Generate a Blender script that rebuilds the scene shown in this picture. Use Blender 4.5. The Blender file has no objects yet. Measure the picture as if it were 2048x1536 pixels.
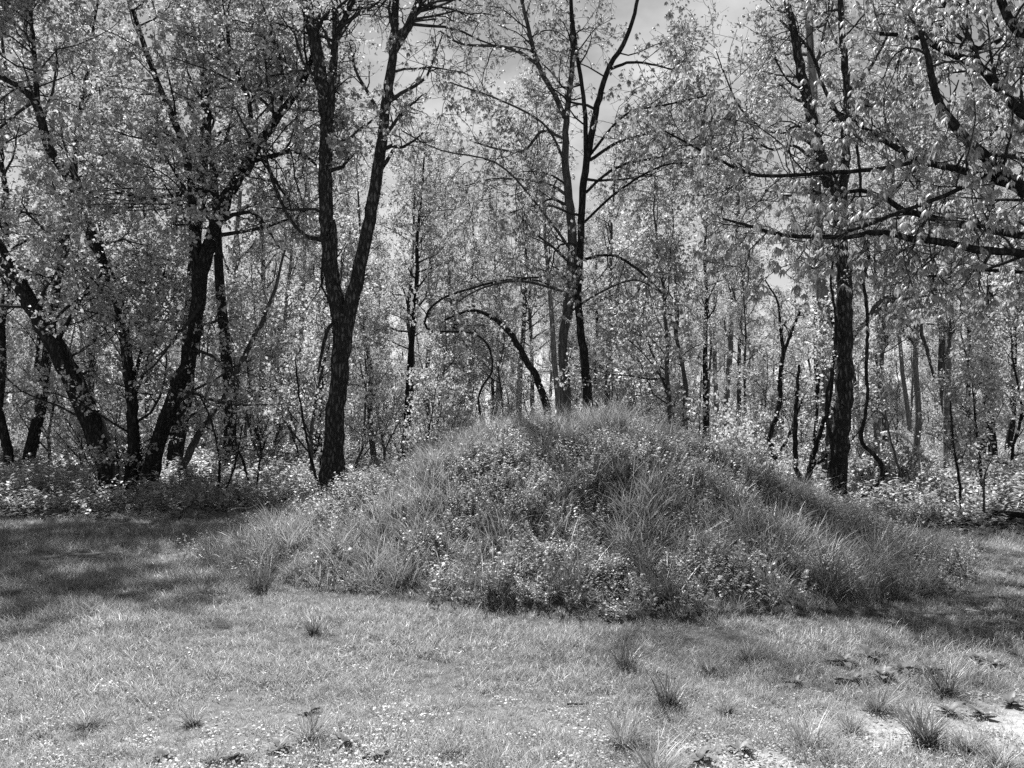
import bpy, math, random
import numpy as np
from mathutils import Vector

RS = np.random.RandomState(7)
random.seed(7)
SC = bpy.context.scene
COL = SC.collection

# ------------------------------------------------------------------ camera, sky, sun, exposure
F_PX, HOR = 1607.0, 850.0              # focal length and horizon row in the 2048 x 1536 photograph
CAM_H = 1.6
PITCH = math.atan((HOR - 768.0) / F_PX)
SUN_EL, SUN_AZ = math.radians(61.0), math.radians(-22.0)   # azimuth from +Y, negative = to the left
SUN_STRENGTH, SKY_STRENGTH, EXPOSURE = 5.0, 0.07, 1.5

cam_d = bpy.data.cameras.new('camera')
cam_d.sensor_width = 36.0
cam_d.lens = F_PX / 2048.0 * 36.0
cam_d.clip_start, cam_d.clip_end = 0.05, 3000.0
cam = bpy.data.objects.new('camera', cam_d)
COL.objects.link(cam)
cam.location = (0, 0, CAM_H)
cam.rotation_euler = (math.pi / 2 + PITCH, 0, 0)
SC.camera = cam

world = bpy.data.worlds.new('World')
SC.world = world
world.use_nodes = True
wn, wl = world.node_tree.nodes, world.node_tree.links
wn.clear()
w_out = wn.new('ShaderNodeOutputWorld')
w_bg = wn.new('ShaderNodeBackground')
w_bg.inputs['Strength'].default_value = SKY_STRENGTH
w_sky = wn.new('ShaderNodeTexSky')
w_sky.sky_type = 'NISHITA'
w_sky.sun_disc = False
w_sky.sun_elevation = SUN_EL
w_sky.sun_rotation = SUN_AZ
w_sky.altitude = 200
w_sky.air_density, w_sky.dust_density = 0.6, 0.2
w_bw = wn.new('ShaderNodeRGBToBW')           # the photograph is black and white
wl.new(w_sky.outputs[0], w_bw.inputs[0])
w_tc = wn.new('ShaderNodeTexCoord')
w_sep = wn.new('ShaderNodeSeparateXYZ')
wl.new(w_tc.outputs['Generated'], w_sep.inputs[0])
def wmath(op, a, b):
    n = wn.new('ShaderNodeMath'); n.operation = op
    for i, v in enumerate((a, b)):
        if isinstance(v, (int, float)): n.inputs[i].default_value = v
        else: wl.new(v, n.inputs[i])
    return n.outputs[0]
w_z = wmath('ADD', wmath('MAXIMUM', w_sep.outputs['Z'], 0.0), 0.22)
w_cmb = wn.new('ShaderNodeCombineXYZ')
wl.new(wmath('DIVIDE', w_sep.outputs['X'], w_z), w_cmb.inputs[0])
wl.new(wmath('DIVIDE', w_sep.outputs['Y'], w_z), w_cmb.inputs[1])
w_map = wn.new('ShaderNodeMapping')
w_map.inputs['Location'].default_value = (2.6, 6.1, 0)
wl.new(w_cmb.outputs[0], w_map.inputs[0])
w_noise = wn.new('ShaderNodeTexNoise')
w_noise.inputs['Scale'].default_value = 1.9
w_noise.inputs['Detail'].default_value = 9
w_noise.inputs['Roughness'].default_value = 0.55
wl.new(w_map.outputs[0], w_noise.inputs['Vector'])
w_ramp = wn.new('ShaderNodeMapRange')
w_ramp.inputs['From Min'].default_value = 0.50
w_ramp.inputs['From Max'].default_value = 0.74
wl.new(w_noise.outputs['Fac'], w_ramp.inputs['Value'])
w_mix = wn.new('ShaderNodeMix')
w_mix.data_type = 'FLOAT'
wl.new(w_ramp.outputs[0], w_mix.inputs[0])
wl.new(w_bw.outputs[0], w_mix.inputs[2])
w_mix.inputs[3].default_value = 4.6
wl.new(w_mix.outputs[0], w_bg.inputs['Color'])
wl.new(w_bg.outputs[0], w_out.inputs[0])

sun_d = bpy.data.lights.new('sun', 'SUN')
sun_d.energy = SUN_STRENGTH
sun_d.angle = math.radians(0.53)
sun_d.color = (1, 1, 1)
sun = bpy.data.objects.new('sun', sun_d)
COL.objects.link(sun)
to_sun = Vector((math.sin(SUN_AZ) * math.cos(SUN_EL), math.cos(SUN_AZ) * math.cos(SUN_EL), math.sin(SUN_EL)))
sun.rotation_euler = to_sun.to_track_quat('Z', 'Y').to_euler()
sun.location = (-20, 60, 80)

vs = SC.view_settings
vs.view_transform, vs.look, vs.gamma, vs.exposure = 'Standard', 'None', 1.0, EXPOSURE
vs.use_curve_mapping = False
SC.cycles.max_bounces = 4
SC.cycles.diffuse_bounces = 2
SC.cycles.glossy_bounces = 1
SC.cycles.transmission_bounces = 4
SC.cycles.use_denoising = False
SC.cycles.sample_clamp_indirect = 4.0

# ------------------------------------------------------------------ helpers
def at(px, py, Y):
    """the point that a pixel of the photograph shows, at depth Y metres"""
    dx, dy = (px - 1024.0) / F_PX, (768.0 - py) / F_PX
    ca, sa = math.cos(PITCH), math.sin(PITCH)
    ry, rz = ca - dy * sa, sa + dy * ca
    t = Y / ry
    return np.array((dx * t, Y, CAM_H + rz * t))

def proj_x(x, y): return 1024.0 + F_PX * x / y

LATT = {}
def vnoise(x, y, seed=0):
    x, y = np.asarray(x, float), np.asarray(y, float)
    if seed not in LATT: LATT[seed] = np.random.RandomState(seed).rand(256, 256)
    g = LATT[seed]
    xi, yi = np.floor(x).astype(int), np.floor(y).astype(int)
    fx, fy = x - xi, y - yi
    fx, fy = fx * fx * (3 - 2 * fx), fy * fy * (3 - 2 * fy)
    a, b = g[xi % 256, yi % 256], g[(xi + 1) % 256, yi % 256]
    c, d = g[xi % 256, (yi + 1) % 256], g[(xi + 1) % 256, (yi + 1) % 256]
    return (a * (1 - fx) + b * fx) * (1 - fy) + (c * (1 - fx) + d * fx) * fy

def fbm(x, y, s, seed=0, oct=3):
    v, a, t = 0, 1.0, 0
    for k in range(oct):
        v = v + a * vnoise(x * s + 17.3 * k, y * s - 9.1 * k, seed + k); t += a; a *= 0.5; s *= 2.0
    return v / t

def ground_z(x, y):
    x, y = np.asarray(x, float), np.asarray(y, float)
    return 0.07 * (fbm(x, y, 0.35, 3) - 0.5) + 0.02 * (vnoise(x * 2.1, y * 2.1, 9) - 0.5)

MCX, MCY, MSY = 0.80, 10.3, 0.69
PR_R = [0, 0.8, 1.4, 2.0, 2.6, 3.2, 3.8, 4.4, 4.9, 5.6]
PR_H = [1.50, 1.45, 1.30, 1.04, 0.74, 0.46, 0.25, 0.10, -0.02, -0.3]
def mound_r(x, y):
    dx, dy = np.asarray(x, float) - MCX, (np.asarray(y, float) - MCY) / MSY
    a = np.arctan2(dy, dx)
    r = np.hypot(dx, dy)
    return r * (1 + 0.05 * np.sin(2 * a + 0.6) + 0.04 * np.sin(3 * a + 2) + 0.025 * np.sin(5 * a))
SHADE_GROOVES = [((0.25, 9.7), (0.75, 8.9), (0.95, 7.9)), ((1.9, 9.9), (2.7, 9.1), (3.5, 8.4))]  # two grooves added to the mound shape, standing in for trunk shadow streaks
def shade_groove(x, y):
    g = 0
    for pts in SHADE_GROOVES:
        d = 9.0
        for (a, b), (c, e) in zip(pts[:-1], pts[1:]):
            t = np.clip(((x - a) * (c - a) + (y - b) * (e - b)) / ((c - a) ** 2 + (e - b) ** 2), 0, 1)
            d = np.minimum(d, np.hypot(x - a - t * (c - a), y - b - t * (e - b)))
        g = np.maximum(g, np.exp(-(d / 0.30) ** 2))
    return g
def mound_h(x, y):
    h = np.interp(mound_r(x, y), PR_R, PR_H)
    return (h + 0.36 * (fbm(x, y, 0.9, 21) - 0.5) * np.clip(h, 0, 1) + 0.20 * (fbm(x, y, 2.6, 31, 2) - 0.5) * np.clip(h * 2, 0, 1)
            - 0.20 * shade_groove(x, y) * np.clip(h * 2, 0, 1))
def surf_z(x, y): return np.maximum(ground_z(x, y), mound_h(x, y))

def mesh_np(name, V, faces, mat, smooth=False, attrs=None):
    """a mesh from a vertex array and a list of (n,3) / (n,4) index arrays"""
    me = bpy.data.meshes.new(name)
    V = np.ascontiguousarray(V, np.float32).reshape(-1, 3)
    me.vertices.add(len(V)); me.vertices.foreach_set('co', V.ravel())
    faces = [np.asarray(f, np.int32) for f in faces if len(f)]
    loops = np.concatenate([f.ravel() for f in faces])
    tot = np.concatenate([np.full(len(f), f.shape[1], np.int32) for f in faces])
    start = np.concatenate(([0], np.cumsum(tot)[:-1])).astype(np.int32)
    me.loops.add(len(loops)); me.loops.foreach_set('vertex_index', loops)
    me.polygons.add(len(tot)); me.polygons.foreach_set('loop_start', start)
    me.polygons.foreach_set('loop_total', tot)
    if smooth: me.polygons.foreach_set('use_smooth', np.ones(len(tot), bool))
    me.update(calc_edges=True)
    for k, v in (attrs or {}).items():
        a = me.attributes.new(k, 'FLOAT', 'POINT'); a.data.foreach_set('value', np.asarray(v, np.float32))
    me.materials.append(mat)
    return me

def link(name, data, parent=None, loc=(0, 0, 0), rz=0.0, sc=1.0):
    o = bpy.data.objects.new(name, data)
    COL.objects.link(o)
    o.location = loc
    o.rotation_euler = (0, 0, rz)
    o.scale = (sc, sc, sc) if isinstance(sc, (int, float)) else sc
    if parent is not None: o.parent = parent
    return o

def tag(o, label=None, cat=None, group=None, kind=None):
    if label: o['label'] = label
    if cat: o['category'] = cat
    if group: o['group'] = group
    if kind: o['kind'] = kind
    return o

class Buf:
    def __init__(s): s.v, s.q, s.t, s.n = [], [], [], 0
    def add(s, V, quads=None, tris=None):
        V = np.asarray(V).reshape(-1, 3)
        if quads is not None and len(quads): s.q.append(np.asarray(quads) + s.n)
        if tris is not None and len(tris): s.t.append(np.asarray(tris) + s.n)
        s.v.append(V); s.n += len(V)
    def mesh(s, name, mat, smooth=False, off=None):
        V = np.concatenate(s.v)
        if off is not None: V = V - np.asarray(off)
        f = []
        if s.q: f.append(np.concatenate(s.q))
        if s.t: f.append(np.concatenate(s.t))
        return mesh_np(name, V, f, mat, smooth)

def unit(a): return a / np.maximum(np.linalg.norm(a, axis=-1, keepdims=True), 1e-9)

def add_tubes(buf, P, R, k, cap=True, rough=0.0, seed=0):
    """N tubes of n rings: P (N,n,3), R (N,n)"""
    N, n, _ = P.shape
    T = unit(np.gradient(P, axis=1))
    mean = unit(T.mean(axis=1))
    ref = np.where(np.abs(mean[:, 2:3]) < 0.8, np.array([[0, 0, 1.0]]), np.array([[1.0, 0, 0]]))
    ref = unit(np.cross(mean, ref))[:, None, :]
    U = unit(ref - (ref * T).sum(-1, keepdims=True) * T)
    W = np.cross(T, U)
    a = np.linspace(0, 2 * math.pi, k, endpoint=False)
    RR = R[:, :, None]
    if rough:
        rs = np.random.RandomState(seed)
        lob = 1 + rough * (rs.rand(N, n, k) - 0.5) + 0.7 * rough * np.sin(a * 3 + rs.rand() * 6)[None, None, :]
        RR = RR * lob
    ring = U[:, :, None, :] * np.cos(a)[None, None, :, None] + W[:, :, None, :] * np.sin(a)[None, None, :, None]
    V = P[:, :, None, :] + ring * RR[..., None]
    idx = np.arange(N * n * k).reshape(N, n, k)
    A = idx[:, :-1, :]; B = np.roll(idx, -1, axis=2)[:, :-1, :]
    D = idx[:, 1:, :]; C = np.roll(idx, -1, axis=2)[:, 1:, :]
    Q = np.stack([A, B, C, D], -1).reshape(-1, 4)
    tr = None
    if cap and k > 3:
        l = idx[:, -1, :]
        tr = np.stack([np.repeat(l[:, :1], k - 2, 1), l[:, 1:-1], l[:, 2:]], -1).reshape(-1, 3)
    buf.add(V, Q, tr)

def resample(pts, n):
    """Catmull-Rom through the points, n samples of even length"""
    p = np.asarray(pts, float)
    q = np.vstack([2 * p[0] - p[1], p, 2 * p[-1] - p[-2]])
    out = []
    for i in range(len(p) - 1):
        a, b, c, d = q[i], q[i + 1], q[i + 2], q[i + 3]
        for t in np.linspace(0, 1, 12, endpoint=False):
            out.append(0.5 * (2 * b + (c - a) * t + (2 * a - 5 * b + 4 * c - d) * t * t + (3 * b - a - 3 * c + d) * t ** 3))
    out.append(p[-1])
    out = np.array(out)
    s = np.concatenate(([0], np.cumsum(np.linalg.norm(np.diff(out, axis=0), axis=1))))
    u = np.linspace(0, s[-1], n)
    return np.stack([np.interp(u, s, out[:, k]) for k in range(out.shape[1])], 1)

def spawn(rs, P, R, num, t0, t1, length, ang, n=5, wig=0.2, up=0.1, rscale=0.55, rmax=9, rend=0.35, fall=0.5, jit=0.35, bias=None):
    """num children along each of the N parent polylines"""
    N, m, _ = P.shape
    M = N * num
    par = np.repeat(np.arange(N), num)
    t = (np.tile(np.arange(num), N) + rs.rand(M)) / num
    t = t0 + (t1 - t0) * t
    f = t * (m - 1); i = np.minimum(f.astype(int), m - 2); w = (f - i)[:, None]
    base = P[par, i] * (1 - w) + P[par, i + 1] * w
    rad = R[par, i] * (1 - w[:, 0]) + R[par, i + 1] * w[:, 0]
    T = unit(P[par, i + 1] - P[par, i])
    rnd = rs.randn(M, 3)
    side = unit(rnd - (rnd * T).sum(-1, keepdims=True) * T)
    a = np.radians(ang) * (1 + jit * rs.randn(M))[:, None]
    d = T * np.cos(a) + side * np.sin(a)
    if bias is not None: d = unit(d + np.asarray(bias))
    L = length * (1 - fall * t) * (0.65 + 0.7 * rs.rand(M))
    seg = (L / (n - 1))[:, None]
    C = np.zeros((M, n, 3)); C[:, 0] = base
    curl = rs.randn(M, 3) * wig * 0.6
    for k in range(1, n):
        d = unit(d + curl + rs.randn(M, 3) * wig + np.array([0, 0, up]))
        C[:, k] = C[:, k - 1] + d * seg
    r0 = np.minimum(rad * rscale, rmax) * (0.75 + 0.5 * rs.rand(M))
    CR = r0[:, None] * np.linspace(1, rend, n)[None, :]
    return C, CR

def leaves_simple(buf, rs, P, per, size, droop=0.35, t0=0.15, width=0.36, spread=0.03):
    N, m, _ = P.shape
    M = N * per
    par = np.repeat(np.arange(N), per)
    t = t0 + (1 - t0) * rs.rand(M)
    f = t * (m - 1); i = np.minimum(f.astype(int), m - 2); w = (f - i)[:, None]
    b = P[par, i] * (1 - w) + P[par, i + 1] * w + rs.randn(M, 3) * spread
    d = unit(rs.randn(M, 3) + np.array([0, 0, -droop]))
    s = unit(np.cross(d, rs.randn(M, 3)))
    nrm = np.cross(d, s)
    L = (size * (0.55 + 0.9 * rs.rand(M)))[:, None]
    p0 = b; p2 = b + d * L - nrm * L * 0.12
    mid = b + d * L * 0.45 + nrm * L * 0.10
    p1, p3 = mid + s * L * width, mid - s * L * width
    V = np.stack([p0, p1, p2, p3], 1)
    k = np.arange(M)[:, None] * 4
    buf.add(V, None, np.concatenate([k + [0, 1, 2], k + [0, 2, 3]], 0))

def leaves_palmate(buf, rs, P, per, size, t0=0.45, spread=0.04):
    """hand-shaped leaves of five drooping leaflets"""
    N, m, _ = P.shape
    M = N * per
    par = np.repeat(np.arange(N), per)
    t = t0 + (1 - t0) * rs.rand(M)
    f = t * (m - 1); i = np.minimum(f.astype(int), m - 2); w = (f - i)[:, None]
    b = P[par, i] * (1 - w) + P[par, i + 1] * w + rs.randn(M, 3) * spread
    az = rs.rand(M) * 2 * math.pi
    tilt = 0.25 + 0.35 * rs.rand(M)
    S = size * (0.6 + 0.7 * rs.rand(M))
    for j in range(5):
        aa = az + (j - 2) * 0.62 + rs.randn(M) * 0.12
        L = (S * (1 - 0.13 * abs(j - 2)))[:, None]
        dr = (0.75 + tilt + 0.35 * rs.rand(M))[:, None]
        h = np.stack([np.cos(aa), np.sin(aa), np.zeros(M)], 1)
        d1 = unit(h * 0.9 + np.array([0, 0, -1.0]) * dr * 0.5)
        d2 = unit(h * 0.55 + np.array([0, 0, -1.0]) * dr * 1.5)
        s = np.stack([-np.sin(aa), np.cos(aa), np.zeros(M)], 1)
        p0 = b
        c = b + d1 * L * 0.5
        p2 = c + d2 * L * 0.55
        wd = L * 0.145
        sag = np.array([0, 0, -1.0]) * L * 0.09
        V = np.stack([p0, c + s * wd + sag, p2, c - s * wd + sag, c], 1)
        k = np.arange(M)[:, None] * 5
        buf.add(V, None, np.concatenate([k + [0, 1, 4], k + [1, 2, 4], k + [4, 2, 3], k + [0, 4, 3]], 0))

# ------------------------------------------------------------------ materials (all grey: the photograph has no colour)
def new_mat(name):
    m = bpy.data.materials.new(name); m.use_nodes = True
    m.node_tree.nodes.clear()
    return m, m.node_tree.nodes, m.node_tree.links

def leaf_mat(name, lo, hi, trans=0.45, gloss=0.06):
    m, n, l = new_mat(name)
    out = n.new('ShaderNodeOutputMaterial')
    geo = n.new('ShaderNodeNewGeometry')
    mr = n.new('ShaderNodeMapRange')
    l.new(geo.outputs['Random Per Island'], mr.inputs['Value'])
    mr.inputs['To Min'].default_value, mr.inputs['To Max'].default_value = lo, hi
    df, tr, gl = n.new('ShaderNodeBsdfDiffuse'), n.new('ShaderNodeBsdfTranslucent'), n.new('ShaderNodeBsdfGlossy')
    gl.inputs['Roughness'].default_value = 0.42
    gl.inputs['Color'].default_value = (0.6, 0.6, 0.6, 1)
    l.new(mr.outputs[0], df.inputs['Color']); l.new(mr.outputs[0], tr.inputs['Color'])
    m1, m2 = n.new('ShaderNodeMixShader'), n.new('ShaderNodeMixShader')
    m1.inputs[0].default_value = trans
    l.new(df.outputs[0], m1.inputs[1]); l.new(tr.outputs[0], m1.inputs[2])
    m2.inputs[0].default_value = gloss
    l.new(m1.outputs[0], m2.inputs[1]); l.new(gl.outputs[0], m2.inputs[2])
    l.new(m2.outputs[0], out.inputs[0])
    return m

def bark_mat(name, lo, hi, scale=9.0, bump=0.6, stretch=0.16):
    m, n, l = new_mat(name)
    out = n.new('ShaderNodeOutputMaterial')
    tc, mp = n.new('ShaderNodeTexCoord'), n.new('ShaderNodeMapping')
    mp.inputs['Scale'].default_value = (1, 1, stretch)
    l.new(tc.outputs['Object'], mp.inputs[0])
    no = n.new('ShaderNodeTexNoise'); no.inputs['Scale'].default_value = scale * 2.2
    no.inputs['Detail'].default_value = 6; no.inputs['Roughness'].default_value = 0.65
    vo = n.new('ShaderNodeTexVoronoi'); vo.inputs['Scale'].default_value = scale * 1.6
    vo.feature = 'DISTANCE_TO_EDGE'
    l.new(mp.outputs[0], no.inputs['Vector'])
    wv = n.new('ShaderNodeVectorMath'); wv.operation = 'ADD'
    sc = n.new('ShaderNodeVectorMath'); sc.operation = 'SCALE'; sc.inputs['Scale'].default_value = 0.12
    l.new(no.outputs['Color'], sc.inputs[0]); l.new(mp.outputs[0], wv.inputs[0]); l.new(sc.outputs[0], wv.inputs[1])
    l.new(wv.outputs[0], vo.inputs['Vector'])
    v2 = n.new('ShaderNodeMapRange'); v2.inputs['From Max'].default_value = 0.25
    l.new(vo.outputs['Distance'], v2.inputs['Value'])
    mx = n.new('ShaderNodeMath'); mx.operation = 'MULTIPLY_ADD'
    l.new(no.outputs['Fac'], mx.inputs[0]); mx.inputs[1].default_value = 0.8; l.new(v2.outputs[0], mx.inputs[2])
    mr = n.new('ShaderNodeMapRange'); mr.inputs['From Min'].default_value = 0.2; mr.inputs['From Max'].default_value = 1.5
    mr.inputs['To Min'].default_value, mr.inputs['To Max'].default_value = lo, hi
    l.new(mx.outputs[0], mr.inputs['Value'])
    bs = n.new('ShaderNodeBsdfDiffuse')
    l.new(mr.outputs[0], bs.inputs['Color'])
    bp = n.new('ShaderNodeBump'); bp.inputs['Strength'].default_value = bump; bp.inputs['Distance'].default_value = 0.05
    l.new(mx.outputs[0], bp.inputs['Height']); l.new(bp.outputs[0], bs.inputs['Normal'])
    l.new(bs.outputs[0], out.inputs[0])
    return m

def plain_mat(name, lo, hi, scale=8.0, bump=0.2):
    m, n, l = new_mat(name)
    out = n.new('ShaderNodeOutputMaterial')
    tc = n.new('ShaderNodeTexCoord')
    no = n.new('ShaderNodeTexNoise'); no.inputs['Scale'].default_value = scale; no.inputs['Detail'].default_value = 6
    l.new(tc.outputs['Object'], no.inputs['Vector'])
    mr = n.new('ShaderNodeMapRange'); mr.inputs['From Min'].default_value = 0.3; mr.inputs['From Max'].default_value = 0.7
    mr.inputs['To Min'].default_value, mr.inputs['To Max'].default_value = lo, hi
    l.new(no.outputs['Fac'], mr.inputs['Value'])
    bs = n.new('ShaderNodeBsdfDiffuse'); l.new(mr.outputs[0], bs.inputs['Color'])
    bp = n.new('ShaderNodeBump'); bp.inputs['Strength'].default_value = bump; bp.inputs['Distance'].default_value = 0.03
    l.new(no.outputs['Fac'], bp.inputs['Height']); l.new(bp.outputs[0], bs.inputs['Normal'])
    l.new(bs.outputs[0], out.inputs[0])
    return m

def ground_mat():
    m, n, l = new_mat('soil')
    out = n.new('ShaderNodeOutputMaterial')
    tc = n.new('ShaderNodeTexCoord')
    a1 = n.new('ShaderNodeAttribute'); a1.attribute_name = 'tone'
    no = n.new('ShaderNodeTexNoise'); no.inputs['Scale'].default_value = 22; no.inputs['Detail'].default_value = 8; no.inputs['Roughness'].default_value = 0.7
    l.new(tc.outputs['Object'], no.inputs['Vector'])
    mr = n.new('ShaderNodeMapRange'); mr.inputs['From Min'].default_value = 0.3; mr.inputs['From Max'].default_value = 0.7
    mr.inputs['To Min'].default_value, mr.inputs['To Max'].default_value = 0.5, 1.25
    l.new(no.outputs['Fac'], mr.inputs['Value'])
    mu = n.new('ShaderNodeMath'); mu.operation = 'MULTIPLY'
    l.new(mr.outputs[0], mu.inputs[0]); l.new(a1.outputs['Fac'], mu.inputs[1])
    bs = n.new('ShaderNodeBsdfDiffuse'); l.new(mu.outputs[0], bs.inputs['Color'])
    bp = n.new('ShaderNodeBump'); bp.inputs['Strength'].default_value = 0.8; bp.inputs['Distance'].default_value = 0.02
    l.new(no.outputs['Fac'], bp.inputs['Height']); l.new(bp.outputs[0], bs.inputs['Normal'])
    l.new(bs.outputs[0], out.inputs[0])
    return m

M_SOIL = ground_mat()
M_LAWN = leaf_mat('lawn_blade', 0.13, 0.48, 0.40, 0.05)
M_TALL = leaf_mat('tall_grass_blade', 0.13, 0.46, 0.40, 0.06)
M_TUSS = leaf_mat('shaded_tussock_blade', 0.05, 0.18, 0.35, 0.08)  # darker than other grass: shaded side and shadow streaks put into the colour
M_WEED = leaf_mat('weed_leaf', 0.16, 0.46, 0.45, 0.06)
M_BROAD = leaf_mat('broad_leaf', 0.09, 0.20, 0.30, 0.02)
M_DRY = leaf_mat('dry_blade', 0.40, 0.62, 0.20, 0.03)
M_LEAF = leaf_mat('small_leaf', 0.18, 0.52, 0.50, 0.06)
M_PALM = leaf_mat('palmate_leaf', 0.18, 0.42, 0.42, 0.06)
M_FARL = leaf_mat('wood_leaf', 0.24, 0.56, 0.50, 0.04)
M_BARK = bark_mat('dark_bark', 0.016, 0.055, 9.0, 0.8, 0.3)
M_BARKF = bark_mat('furrowed_bark', 0.02, 0.11, 9.0, 1.0, 0.30)
M_PALE = bark_mat('pale_bark', 0.09, 0.22, 8.0, 0.4)
M_WOOD = bark_mat('grey_bark', 0.04, 0.11, 8.0, 0.4)
M_TWIG = plain_mat('twig', 0.02, 0.05, 12)
M_DEAD = plain_mat('dead_wood', 0.30, 0.55, 14)
M_SEED = plain_mat('seed_fluff', 0.55, 0.8, 60)
M_WHITE = plain_mat('white_paint', 0.72, 0.82, 3)

# ------------------------------------------------------------------ ground and mound
def bare(x, y):
    """how bare the turf is: worn patches along the nearest edge of the lawn"""
    n = fbm(x, y, 0.9, 41)
    near = np.clip((4.95 - y) / 1.0, 0, 1)
    right = np.clip(1 - np.hypot((x - 1.5) / 1.9, (y - 4.25) / 0.75), 0, 1)
    left = np.clip(1 - np.hypot((x + 2.0) / 1.2, (y - 3.9) / 0.6), 0, 1)
    spots = np.clip((fbm(x, y, 1.6, 47) - 0.70) * 4, 0, 0.5) * np.clip((6.2 - y) / 1.5, 0, 1)
    return np.clip(spots + (n - 0.50) * 3.2 * near + (n - 0.18) * 2.4 * right + (n - 0.3) * 1.6 * left, 0, 1)

def wood_edge(x):
    """depth at which the mown lawn stops"""
    x = np.asarray(x, float)
    return np.interp(x, [-14, -6.5, -3.5, 0, 5.5, 9, 14], [14.2, 13.8, 14.0, 13.5, 12.2, 12.0, 11.6]) + 1.6 * (fbm(x, x * 0, 0.8, 77) - 0.5)

xs = np.concatenate([-np.geomspace(400, 9.2, 34), np.arange(-9, 9.01, 0.1), np.geomspace(9.2, 400, 34)])
ys = np.concatenate([[-60, -30, -12, -4, 0, 1.5, 2.5], np.arange(3.0, 14.5, 0.1), np.geomspace(14.7, 900, 52)])
GX, GY = np.meshgrid(xs, ys)
GZ = ground_z(GX, GY)
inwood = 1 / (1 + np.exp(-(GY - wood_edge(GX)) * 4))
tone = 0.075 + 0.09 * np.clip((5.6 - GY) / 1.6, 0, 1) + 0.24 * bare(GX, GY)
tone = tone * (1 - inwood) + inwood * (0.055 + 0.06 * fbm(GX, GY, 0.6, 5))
tone = np.where(GY > 62, 0.30, tone)
gi = np.arange(GX.size).reshape(GX.shape)
gq = np.stack([gi[:-1, :-1], gi[:-1, 1:], gi[1:, 1:], gi[1:, :-1]], -1).reshape(-1, 4)
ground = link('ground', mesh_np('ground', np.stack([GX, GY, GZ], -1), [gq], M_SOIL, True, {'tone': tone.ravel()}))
tag(ground, 'flat mown lawn running back into the floor of a wood', kind='structure')

mx, my = np.meshgrid(np.arange(-5.2, 6.8, 0.08), np.arange(5.9, 14.7, 0.08))
mz = mound_h(mx, my)
mi = np.arange(mx.size).reshape(mx.shape)
mq = np.stack([mi[:-1, :-1], mi[:-1, 1:], mi[1:, 1:], mi[1:, :-1]], -1).reshape(-1, 4)
keep = (mz.ravel()[mq] > -0.12).any(1)
mound = link('mound', mesh_np('mound', np.stack([mx, my, mz], -1), [mq[keep]], M_SOIL, True,
                              {'tone': (0.045 + 0.05 * fbm(mx, my, 2.0, 8)).ravel()}))
tag(mound, 'low rounded earth mound overgrown with grass and weeds', kind='structure')

# ------------------------------------------------------------------ small plants that are scattered as stuff
PROTO = {}
def proto(kind, me):
    c = PROTO.get(kind)
    if c is None:
        c = bpy.data.collections.new('source_' + kind); PROTO[kind] = c
    o = bpy.data.objects.new('%s_source_%02d' % (kind, len(c.objects)), me)
    c.objects.link(o)

def blades(buf, rs, n, spread, length, width, lean=0.35, arch=0.6, segs=2, flat=0.0):
    az = rs.rand(n) * 2 * math.pi
    rr = spread * np.sqrt(rs.rand(n)); ra = rs.rand(n) * 2 * math.pi
    base = np.stack([rr * np.cos(ra), rr * np.sin(ra), np.full(n, -0.01)], 1)
    h = np.stack([np.cos(az), np.sin(az), np.zeros(n)], 1)
    tw = az + math.pi / 2 + rs.randn(n) * 0.5
    s = np.stack([np.cos(tw), np.sin(tw), np.zeros(n)], 1)
    L = length * (0.45 + 0.75 * rs.rand(n))
    ln = np.abs(lean * (0.4 + rs.rand(n) * 1.2)) + flat
    W = width * (0.7 + 0.6 * rs.rand(n))
    p = base.copy(); rows = []
    for k in range(segs + 1):
        a = np.minimum(ln + arch * rs.rand(n) * k, 2.2) if k else ln
        wd = W * (1 - (k / (segs + 0.6)) ** 1.5)
        rows.append((p - s * wd[:, None] / 2, p + s * wd[:, None] / 2))
        step = (L / (segs + 1))[:, None]
        ln = np.minimum(ln + arch * (0.3 + 0.7 * rs.rand(n)) / segs, 2.3)
        p = p + (h * np.sin(ln)[:, None] + np.array([0, 0, 1.0]) * np.cos(ln)[:, None]) * step
    cols = [c for r in rows for c in r] + [p]
    V = np.stack(cols, 1)
    m = V.shape[1]
    k = np.arange(n)[:, None] * m
    q = np.concatenate([k + [2 * i, 2 * i + 1, 2 * i + 3, 2 * i + 2] for i in range(segs)], 0)
    buf.add(V, q, k + [2 * segs, 2 * segs + 1, 2 * segs + 2])

def flat_leaves(buf, rs, pos, d, L, W, up=0.0):
    """leaves given by base, direction, length, width"""
    n = len(pos)
    d = unit(d)
    s = unit(np.cross(d, np.array([0, 0, 1.0]) + rs.randn(n, 3) * 0.25))
    nr = np.cross(s, d)
    L, W = L[:, None], W[:, None]
    m = pos + d * L * 0.5 + nr * L * (0.12 + up)
    t = pos + d * L + nr * L * (up - 0.10)
    V = np.stack([pos, m + s * W - nr * W * 0.25, t, m - s * W - nr * W * 0.25, m], 1)
    k = np.arange(n)[:, None] * 5
    buf.add(V, None, np.concatenate([k + [0, 1, 4], k + [1, 2, 4], k + [4, 2, 3], k + [0, 4, 3]], 0))

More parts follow.
